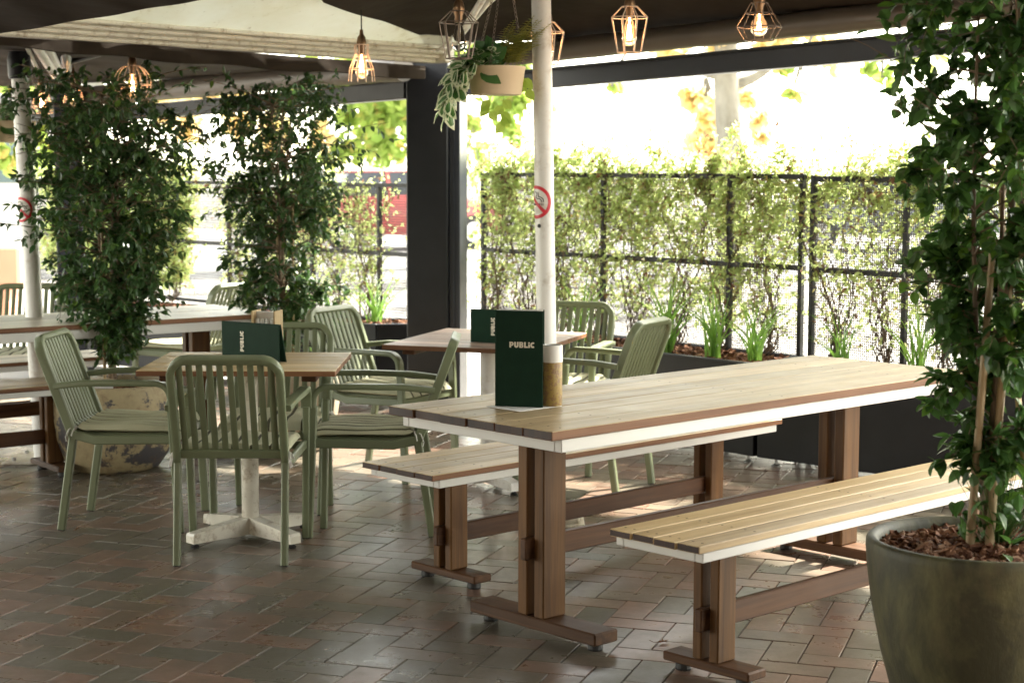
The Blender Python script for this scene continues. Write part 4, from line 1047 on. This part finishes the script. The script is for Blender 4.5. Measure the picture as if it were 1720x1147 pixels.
def hanging_basket(label, loc, R, h, seed, full=True):
    random.seed(seed); t = thing('hanging_basket', label, 'hanging pot', loc)
    m = MB(); m.lathe([(0, 0), (R*.86, 0), (R*.88, .004), (R*.985, h*.86), (R*1.0, h*.86+.002), (R*1.02, h), (R*.97, h), (R*.95, h-.02)], 40); m.build('pot', 'pot_tan', t, 45)
    m = MB(); m.disc(R*.95, h-.02, 30); m.build('soil', 'soil', t)
    m = MB(); tp = V((.03, 0, h+.42))
    for a in (.3, 2.4, 4.5): chain(m, (R*math.cos(a), R*math.sin(a), h), tp+V((math.cos(a)*.02, math.sin(a)*.02, 0)))
    m.tube([tp, tp+V((0, 0, .12))], .004, 6); m.build('chain', 'darkwire', t)
    # variegated trailing plant spilling to the left
    m = MB(); st = MB()
    for k in range(24 if full else 10):
        a = random.uniform(math.pi*.62, math.pi*1.30); o_ = V((math.cos(a), math.sin(a), 0))
        path = trailing(m, (o_.x*R*.75, o_.y*R*.75, h+.01), random.randint(3, 8), .034, .085, 0, 1, o_)
        st.tube(path, .0016, 4)
    for k in range(60 if full else 30):
        a = random.uniform(math.pi*.5, math.pi*1.5); r_ = random.uniform(.2, 1.1)*R; p = V((math.cos(a)*r_, math.sin(a)*r_, h+random.uniform(0, .07)))
        m.leaf(p, V((math.cos(a), math.sin(a), random.uniform(-.2, .8)))+rv()*.5, V((0, 0, 1))+rv()*.3, random.uniform(.045, .075), .038, 0, 1 if random.random() < .6 else None, bend=.3)
    v_ = m.build('variegated_foliage', ['pothos', 'cream_leaf'], t); st.build('trailing_stems', 'lime', t)
    # dark heart leaves and lime ones hanging under the pot
    m = MB(); st = MB()
    for k in range(30 if full else 12):
        a = random.uniform(-1.9, 1.2)+math.pi*1.2; r_ = random.uniform(.1, .8)*R; m.leaf((math.cos(a)*r_, math.sin(a)*r_, h+random.uniform(.0, .06)), V((random.gauss(0, .6), random.gauss(-.3, .5), random.uniform(.2, 1))), (0, -1, .4), random.uniform(.06, .095), .055, 0, bend=.25)
    m.leaf((-R*.55, -R*.82, h*.72), (.5, -.25, -.2), (0, -1, .5), .10, .062, 0, bend=.2)
    m.build('heart_leaves', 'pothos', t)
    m = MB()
    for sx, n in ((.03, 5), (-.02, 3), (R*1.0, 4)):
        path = []; p = V((sx, -R*.4 if sx < R else 0, 0 if sx < R else h)); path.append(V((sx*1.0, -R*.93 if sx < R else 0, h)) if sx >= R else V((sx, R*.3, .0)))
        for i in range(n):
            p = p+V((random.gauss(.002, .006), random.gauss(0, .005), -.024)); path.append(p.copy())
            m.leaf(p, V((random.choice((-1, 1))*.6, -.2, -.7)), (0, -1, .3), random.uniform(.045, .065), .042, 0, bend=.15)
        st.tube(path, .0013, 4)
    m.build('lime_leaves', 'lime', t); st.build('thin_stems', 'lime', t)
    # fern fronds standing at the right
    if full:
        m = MB()
        for k in range(22):
            b = V((random.uniform(.01, R*.85), random.uniform(-.05, .05), h)); dr = V((random.gauss(.22, .22), random.gauss(0, .25), 1)).normalized(); L = random.uniform(.15, .25); sd_ = V((.85, random.uniform(-.5, .5), 0)).normalized(); n = 18
            P = [b+dr*(L*i/n)+V((.05*(i/n)**2, 0, -.03*(i/n)**3)) for i in range(n+1)]
            m.tube(P, .0012, 4)
            for i in range(2, n+1):
                wl = .030*math.sin(math.pi*min(1, .15+.85*i/n))**.7
                for sg in (-1, 1): m.leaf(P[i], sd_*sg+dr*.35, dr, wl*1.15, .012, 0, bend=.2)
        m.build('fern_fronds', 'fern', t)
    return t
q = at(832, 160, 7.35); hanging_basket('tan hanging basket of variegated trailing vine and golden fern, left of the centre pole', (q.x, q.y, q.z), .122, .118, 5)
q = at(30, 243, 9.7); hanging_basket('tan hanging basket at the far left edge behind the left white pole', (q.x, q.y, q.z), .125, .118, 6, False)

# ================================================================== MENUS, TIN, NAPKIN, CADDY
def lettering(parent, size, depth, loc, rot, name='lettering'):
    """heavy hand-built capitals P U B L C and a dotted small i; size = cap height"""
    m = MB(); H = 1.0; T = .30
    def bar(pts, w=T):
        P = [V((x, y, 0)) for x, y in pts]; m.sweep(P, (0, 0, 1), depth/size*2, w, .0)
    def bowl(cx, cy, rx, ry, a0, a1, n=10, w=T): bar([(cx+rx*math.cos(a0+(a1-a0)*k/n), cy+ry*math.sin(a0+(a1-a0)*k/n)) for k in range(n+1)], w)
    x = 0; h2 = T/2
    # P
    bar([(x+h2, 0), (x+h2, H)]); bar([(x+h2, H-h2*.85), (x+.42, H-h2*.85)], T*.85); bar([(x+h2, .42), (x+.42, .42)], T*.8); bowl(x+.40, .645, .235, .225, -math.pi/2, math.pi/2, 10, T*.85); x += .86
    # U
    bar([(x+h2, .36), (x+h2, H)]); bar([(x+.64, .36), (x+.64, H)]); bowl(x+.395, .38, .245, .25, math.pi, 2*math.pi, 12); x += .90
    # B
    bar([(x+h2, 0), (x+h2, H)])
    for cy, ry, rx in ((.73, .17, .19), (.28, .19, .22)): bowl(x+.42, cy, rx, ry, -math.pi/2, math.pi/2, 10, T*.72); bar([(x+h2, cy+ry), (x+.43, cy+ry)], T*.72); bar([(x+h2, cy-ry), (x+.43, cy-ry)], T*.72)
    x += .88
    # L
    bar([(x+h2, 0), (x+h2, H)]); bar([(x+h2, h2*.9), (x+.66, h2*.9)], T*.9); x += .74
    # i
    bar([(x+h2, 0), (x+h2, .62)]); bar([(x+h2, .72), (x+h2, .98)]); x += .40
    # C
    bowl(x+.42, .5, .30, .36, math.radians(48), math.radians(312), 16); x += .84
    o = m.build(name, 'letter', parent); me = o.data
    for v in me.vertices: v.co = ((v.co.x-x/2)*size, (v.co.y-.5)*size, v.co.z*size)
    o.location = loc; o.rotation_euler = rot
    return o
def menu(label, loc, yaw, W_, H_, side=False, open_=.35, lean=0):
    """folder standing on edge; front cover in the local XZ plane facing -Y, spine at x=0"""
    t = thing('menu', label, 'menu', loc, yaw, 'dark green menus'); t.rotation_euler = (lean, 0, yaw)
    m = MB(); m.box(0, W_, 0, .004, 0, H_, ch=.0012); m.build('front_cover', 'menu', t)
    a = open_; d = V((math.cos(a), math.sin(a), 0)); n = V((-d.y, d.x, 0))
    m = MB(); o_ = V((0, .022, 0))
    if side: # spine lies along the top edge: back cover falls behind, hinged at the top
        vs = []
        for s_, z in ((0, H_), (1, .0)):
            for x in (0, W_):
                for e in (0, .004): vs.append((x, .010+s_*H_*math.tan(a*.6)+e, z-.001))
        m.add(vs, [(0, 2, 6, 4), (1, 5, 7, 3), (0, 4, 5, 1), (2, 3, 7, 6), (0, 1, 3, 2), (4, 6, 7, 5)])
        m.build('back_cover', 'menu', t); m = MB(); m.box(.001, W_-.001, .0045, .0145, H_-.006, H_-.001, ch=.001); m.build('spine', 'menu', t)
        m = MB(); m.box(.004, W_-.004, .0045, .0075, .004, H_-.008); m.build('pages', 'paper', t)
        lettering(t, .0188, .0006, (W_*.36, -.0007, H_*.5), (math.pi/2, -math.pi/2, 0))
    else:
        m.sweep([o_, o_+d*(W_*.98)], V((0, 0, 1)), H_*.99, .004, .001); b = m.build('back_cover', 'menu', t); b.location = (0, 0, H_*.5)
        m = MB(); m.box(-.004, 0, .0, .026, 0, H_, ch=.001); m.build('spine', 'menu', t)
        m = MB()
        for k in range(4):
            aa = a*(k+.8)/5; dd = V((math.cos(aa), math.sin(aa), 0)); m.sweep([V((.001, .006+.003*k, 0)), V((.001, .006+.003*k, 0))+dd*(W_*.95)], V((0, 0, 1)), H_*.985, .0008, .0002)
        b = m.build('pages', 'paper', t); b.location = (0, 0, H_*.5+.004)
        lettering(t, .0188, .0006, (W_*.56, -.0007, H_*.647), (math.pi/2, 0, 0))
    return t
menu('tall dark green menu standing upright on the long trestle table', (-.052, 5.635, .7638), math.radians(-14), .158, .317)
menu('dark green menu standing on its side in front of the cutlery caddy', (-1.222, 7.20, S_H+.001), math.radians(-33), .315, .158, True)
menu('dark green menu standing on its side on the pinkish cafe table', (-.197, 8.12, S2_H+.001), math.radians(-20), .315, .158, True)
m = MB(); m.lathe([(0, 0), (.0325, 0), (.034, .003), (.034, .145), (.033, .147)], 40); ti = thing('tin', 'tarnished gold tin with cream collar beside the tall menu on the trestle table', 'tin', (.133, 5.655, .7638)); m.build('body', 'gold', ti, 50)
m = MB(); m.lathe([(.0345, .145), (.0352, .147), (.0345, .201), (.032, .202), (.032, .15)], 40); m.build('collar', 'paper', ti, 50)
m = MB(); m.lathe([(0, .15), (.032, .15)], 30); m.build('filling', 'soil', ti)
m = MB(); pts = [(-.084, 5.63), (.026, 5.515), (.165, 5.645), (.052, 5.76)]
vs = [(x, y, z) for z in (.7618, .7634) for x, y in pts]; m.add(vs, [(4, 5, 6, 7), (0, 1, 5, 4), (1, 2, 6, 5), (2, 3, 7, 6), (3, 0, 4, 7), (3, 2, 1, 0)])
tag(m.build('paper_napkin', 'paper'), 'white paper square under the tall menu and the gold tin', 'napkin')
cd = thing('cutlery_caddy', 'pale wooden caddy holding rolled napkins and cutlery behind the menu on the square table', 'caddy', (-1.035, 7.235, S_H+.001), math.radians(-12))
m = MB(); w2, d2_, hb = .052, .05, .135
m.box(-w2, -w2+.006, -d2_, d2_, 0, .20); m.box(w2-.006, w2, -d2_, d2_, 0, .20); m.box(-w2+.0062, w2-.0062, -d2_, -d2_+.006, 0, hb); m.box(-w2+.0062, w2-.0062, d2_-.006, d2_, 0, hb); m.box(-w2+.0062, w2-.0062, -d2_+.0062, d2_-.0062, 0, .006)
m.build('box', 'bamboo', cd)
m = MB(); m.box(-w2+.0062, w2-.0062, -.006, .006, .165, .195, ch=.002); m.build('handle', 'paper', cd)
m = MB()
for i in range(4):
    for j in range(2): m.lathe([(0, 0), (.0105, 0), (.0115, .08), (.0105, .158), (0, .16)], 10, (-.033+.022*i, -.022+.044*j, .008))
m.build('napkin_roll', 'paper', cd, 40)
# small things on the ground
def dry_leaf(label, loc, rz, s):
    random.seed(int(s*1000)); m = MB(); c = V((0, 0, .004)); pts = []
    for k in range(15):
        a = 2*math.pi*k/15; r_ = s*(1 if k % 3 == 0 else .45 if k % 3 == 1 else .62); pts.append(V((math.cos(a)*r_, math.sin(a)*r_*.7, random.uniform(.002, .4*s))))
    m.add([c]+pts, [(0, 1+k, 1+(k+1) % 15) for k in range(15)], 0, .6)
    m.tube([c, (-s*1.3, .01, .004), (-s*1.7, .02, .01)], .0012, 4)
    o = m.build('fallen_leaf', 'vinedry'); o.location = loc; o.rotation_euler = (0, 0, rz); tag(o, label, 'leaf')
dry_leaf('curled tan leaf on the pavers left of the near bench foot', (.497, 5.50, .002), .5, .024)
dry_leaf('small brown leaf at the foot of the left green chair', (-1.86, 7.24, .002), 1.9, .026)

dry_leaf('tiny brown leaf on the pavers midway between the near chair and the table foot', (-.37, 6.05, .002), 2.6, .013)
dry_leaf('dark dry leaf on the pavers right of the mottled pot', (-1.70, 8.50, .002), .9, .022)
dry_leaf('small dry leaf on the open pavers at lower left', (-1.30, 5.75, .002), 3.9, .012)
# ================================================================== STREET BEYOND
def car(label, loc, yaw, paintm, s=1.0):
    t = thing('parked_car', label, 'car', loc, yaw, 'cars parked in the street')
    sec = [(-2.15, .42, .55, .60), (-2.1, .35, .88, .80), (-1.2, .30, 1.00, .86), (0, .28, 1.02, .88), (.9, .28, 1.0, .88), (1.5, .30, .92, .86), (2.05, .35, .72, .78), (2.15, .45, .58, .62)]
    m = MB(); vs = []
    for x, z0, z1, w_ in sec:
        for y, z in ((-w_*.92, z0), (-w_, z0+.18), (-w_, z1-.16), (-w_*.88, z1), (w_*.88, z1), (w_, z1-.16), (w_, z0+.18), (w_*.92, z0)): vs.append((x, y, z))
    n = 8; fs = [(i*n+k, i*n+(k+1) % n, (i+1)*n+(k+1) % n, (i+1)*n+k) for i in range(len(sec)-1) for k in range(n)]+[tuple(range(8)), tuple((len(sec)-1)*8+k for k in range(8))[::-1]]
    m.add(vs, fs); m.build('body', paintm, t, 40)
    m = MB(); vs = [(-1.55, -.76, .97), (-1.55, .76, .97), (1.05, .78, .97), (1.05, -.78, .97), (-1.1, -.62, 1.44), (-1.1, .62, 1.44), (.25, .62, 1.47), (.25, -.62, 1.47)]
    m.add(vs, [(0, 1, 5, 4), (1, 2, 6, 5), (2, 3, 7, 6), (3, 0, 4, 7)], 0); m.build('windows', 'carglass', t)
    m = MB(); m.box(-1.12, .27, -.63, .63, 1.44, 1.485, ch=.02)
    for sy in (-1, 1): m.sweep([(-.35, sy*.775, .97), (-.35, sy*.635, 1.45)], (1, 0, 0), .07, .03)
    m.build('roof', paintm, t)
    for x in (-1.3, 1.35):
        for y in (-.80, .80):
            m = MB(); n = 24
            vs = [(x+r_*math.cos(2*math.pi*k/n), y+dy, .32+r_*math.sin(2*math.pi*k/n)) for r_, dy in ((.19, -.10), (.32, -.10), (.32, .10), (.19, .10)) for k in range(n)]
            m.add(vs, [(i*n+k, i*n+(k+1) % n, (i+1)*n+(k+1) % n, (i+1)*n+k) for i in range(3) for k in range(n)]); wh = m.build('wheel', 'tyre', t)
            m = MB(); m.add([(x+.19*math.cos(2*math.pi*k/n), y+(.08 if y > 0 else -.08), .32+.19*math.sin(2*math.pi*k/n)) for k in range(n)], [tuple(range(n))]); m.build('rim', 'steel', wh)
    for sy in (-.55, .55):
        m = MB(); m.box(2.06, 2.15, sy-.15, sy+.15, .60, .70, ch=.02); m.build('headlight', 'paper', t)
        m = MB(); m.box(-2.16, -2.08, sy-.16, sy+.16, .66, .78, ch=.02); m.build('tail_light', 'red', t)
    return t
q = at(655, 380, 33); car('red car parked beyond the fence, left of the black column', (q.x, q.y, 0), math.radians(28), 'carred')
q = at(1490, 400, 33); car('grey car parked beyond the right-hand fence bay', (q.x, q.y, 0), math.radians(-8), 'cargrey')
w0, w1 = at(420, 300, 45), at(1100, 300, 42)
wl = thing('boundary_wall', 'low pale rendered wall across the street, seen above the fence beside the column', 'wall', (w0.x, w0.y, 0), math.atan2(w1.y-w0.y, w1.x-w0.x)); LW = math.hypot(w1.x-w0.x, w1.y-w0.y)
m = MB(); m.box(-4, LW, 0, .25, 0, 1.38); m.build('wall', 'render_wall', wl); m = MB(); m.box(-4.05, LW+.05, -.04, .29, 1.381, 1.45, ch=.01); m.build('coping', 'render_wall', wl)
# terracotta planter wall at far left
q = at(-10, 480, 16.5); tw_ = thing('planter_wall', 'terracotta rendered planter wall at the left edge', 'wall', (q.x, q.y, 0), math.radians(6))
m = MB(); m.box(-2.2, .18, -.25, .25, 0, .42, ch=.02); m.build('plinth', 'terracotta', tw_)
m = MB(); m.box(-2.2, .30, -.32, .32, .421, .80, ch=.03); m.build('trough', 'terracotta', tw_)
# beige building far left
q = at(-30, 300, 26); bd_ = thing('building', 'pale beige rendered building far behind the left pole', 'building', (q.x, q.y, 0), math.radians(20))
m = MB(); m.box(-6, 1.6, 0, 5, 0, 3.4, ch=.02); m.build('wall', 'render_wall', bd_)
for x0 in (-4.6, -2.6, -.4):
    m = MB(); m.box(x0, x0+1.0, -.03, .02, 1.3, 2.3); f_ = m.build('window', 'winglass', bd_)
    m = MB(); m.box(x0-.06, x0+1.06, -.06, -.032, 1.2, 1.28); m.build('sill', 'render_wall', f_)
m = MB(); m.box(-6.2, 1.8, -.3, 5.2, 3.401, 3.55, ch=.02); m.build('roof', 'render_wall', bd_)

def street_tree(label, base, H, tr, limbs, clumps, leafm, seed, lsz=.16, group=None):
    random.seed(seed); t = thing('plane_tree', label, 'tree', base, 0, group)
    m = MB(); N = 10
    P = [V((.06*math.sin(i*.9), .05*math.cos(i*.7), H*i/N)) for i in range(N+1)]
    m.tube(P, [tr*(1.25-.45*i/N) if i else tr*1.5 for i in range(N+1)], 16)
    for b, e, r_ in limbs:
        b, e = V(b), V(e); mid_ = b.lerp(e, .5)+V((0, 0, -.12)); pts = [b*(1-s)**2+mid_*2*s*(1-s)+e*s*s for s in [k/8 for k in range(9)]]
        m.tube(pts, [r_*(1-.07*k) for k in range(9)], 12)
    m.build('trunk', 'planebark', t, 60)
    m = MB(); bm_ = MB()
    for c, R, n in clumps:
        c = V(c); bm_.tube([(0, 0, H*.93), (c.x*.35, c.y*.35, max(H, c.z)+.35), (c.x*.8, c.y*.8, max(H*.9, c.z+.4)+.1), (c.x, c.y, c.z+R[2])], [.05, .035, .022, .014], 6)
        for k in range(max(3, n//60)):
            e = c+V((random.gauss(0, R[0]*.5), random.gauss(0, R[1]*.5), random.gauss(0, R[2]*.5))); bm_.tube([V((c.x, c.y, c.z+R[2])), e.lerp(c, .4)+rv()*.1, e], [.02, .012, .005], 4)
            for j in range(int(n/max(3, n//60))):
                p = e+rv()*random.uniform(.05, .5)*min(R); sz = lsz*random.uniform(.6, 1.2)
                m.leaf(p, rv()+V((0, 0, -.4)), rv(), sz, sz*.85, 0, bend=.1)
    bm_.build('branches', 'planebark', t); m.build('foliage', leafm, t)
b = at(1222, 300, 21); base = V((b.x, b.y, 0))
def rel(px, py, y): q = at(px, py, y); return q-base
street_tree('pale-barked plane tree with a forked limb, beyond the fence under the right beam', base, 5.5, .145,
  [((.02, 0, 2.55), rel(1305, 100, 21), .085), ((0, 0, 2.7), rel(1175, 118, 21.2), .06), (rel(1305, 100, 21), rel(1420, 20, 21), .065)],
  [(rel(1185, 180, 24), (.34, .3, .42), 420), (rel(1178, 235, 24.5), (.42, .3, .22), 330), (rel(1262, 215, 24.5), (.24, .3, .42), 220), (rel(1350, 40, 20), (.6, .5, .55), 500), (rel(1150, 20, 21), (.8, .6, .4), 700)], 'autumn_leaf', 31, .17)
base = V((at(1450, 300, 15).x, 15, 0))
street_tree('plane tree whose green leaves dangle below the beam at the right', V((base.x+3.5, 15, 0)), 4.8, .16, [], [(at(1345, 128, 15)-V((base.x+3.5, 15, 0)), (.14, .1, .16), 30), (at(1480, 110, 15)-V((base.x+3.5, 15, 0)), (.18, .12, .2), 50), (at(1030, 135, 15)-V((base.x+3.5, 15, 0)), (.06, .05, .06), 14), (at(1500, -60, 15)-V((base.x+3.5, 15, 0)), (2.2, 1.2, .5), 900)], 'plane_leaf', 32, .12)
B3 = at(738, 300, 27); B3.z = 0
street_tree('green plane tree beyond the fence, left of the black column', B3, 4.6, .16, [], [(at(x, y, 27)-B3, (.8, .7, .6), n) for x, y, n in ((620, 215, 330), (665, 190, 330), (580, 190, 260), (660, 255, 160), (560, 120, 500), (700, 100, 500), (620, 150, 400))], 'plane_leaf', 33, .19)
B4 = at(845, 300, 24); B4.z = 0
street_tree('green plane tree beyond the fence, between the column and the centre pole', V((B4.x-.9, 24, 0)), 4.6, .13, [], [(at(x, y, 24)-V((B4.x-.9, 24, 0)), (.42, .4, .36), n) for x, y, n in ((800, 190, 130), (850, 168, 150), (790, 250, 60), (830, 120, 300), (880, 170, 60), (760, 60, 300))], 'plane_leaf', 34, .16)
B5 = at(165, 300, 26); B5.z = 0
street_tree('orange-tinged plane tree beyond the fence between the two potted trees', B5, 4.4, .15, [], [(at(x, y, 26)-B5, (.6, .5, .45), n) for x, y, n in ((320, 200, 200), (400, 190, 220), (480, 230, 180), (300, 150, 300))], 'autumn_leaf', 35, .18)
B6 = at(-30, 300, 20); B6.z = 0
street_tree('green tree beyond the far left pole', B6, 3.4, .12, [], [(at(x, y, 20)-B6, (.6, .5, .45), n) for x, y, n in ((0, 270, 220), (60, 225, 200), (-60, 180, 300), (30, 160, 300))], 'plane_leaf', 36, .15)
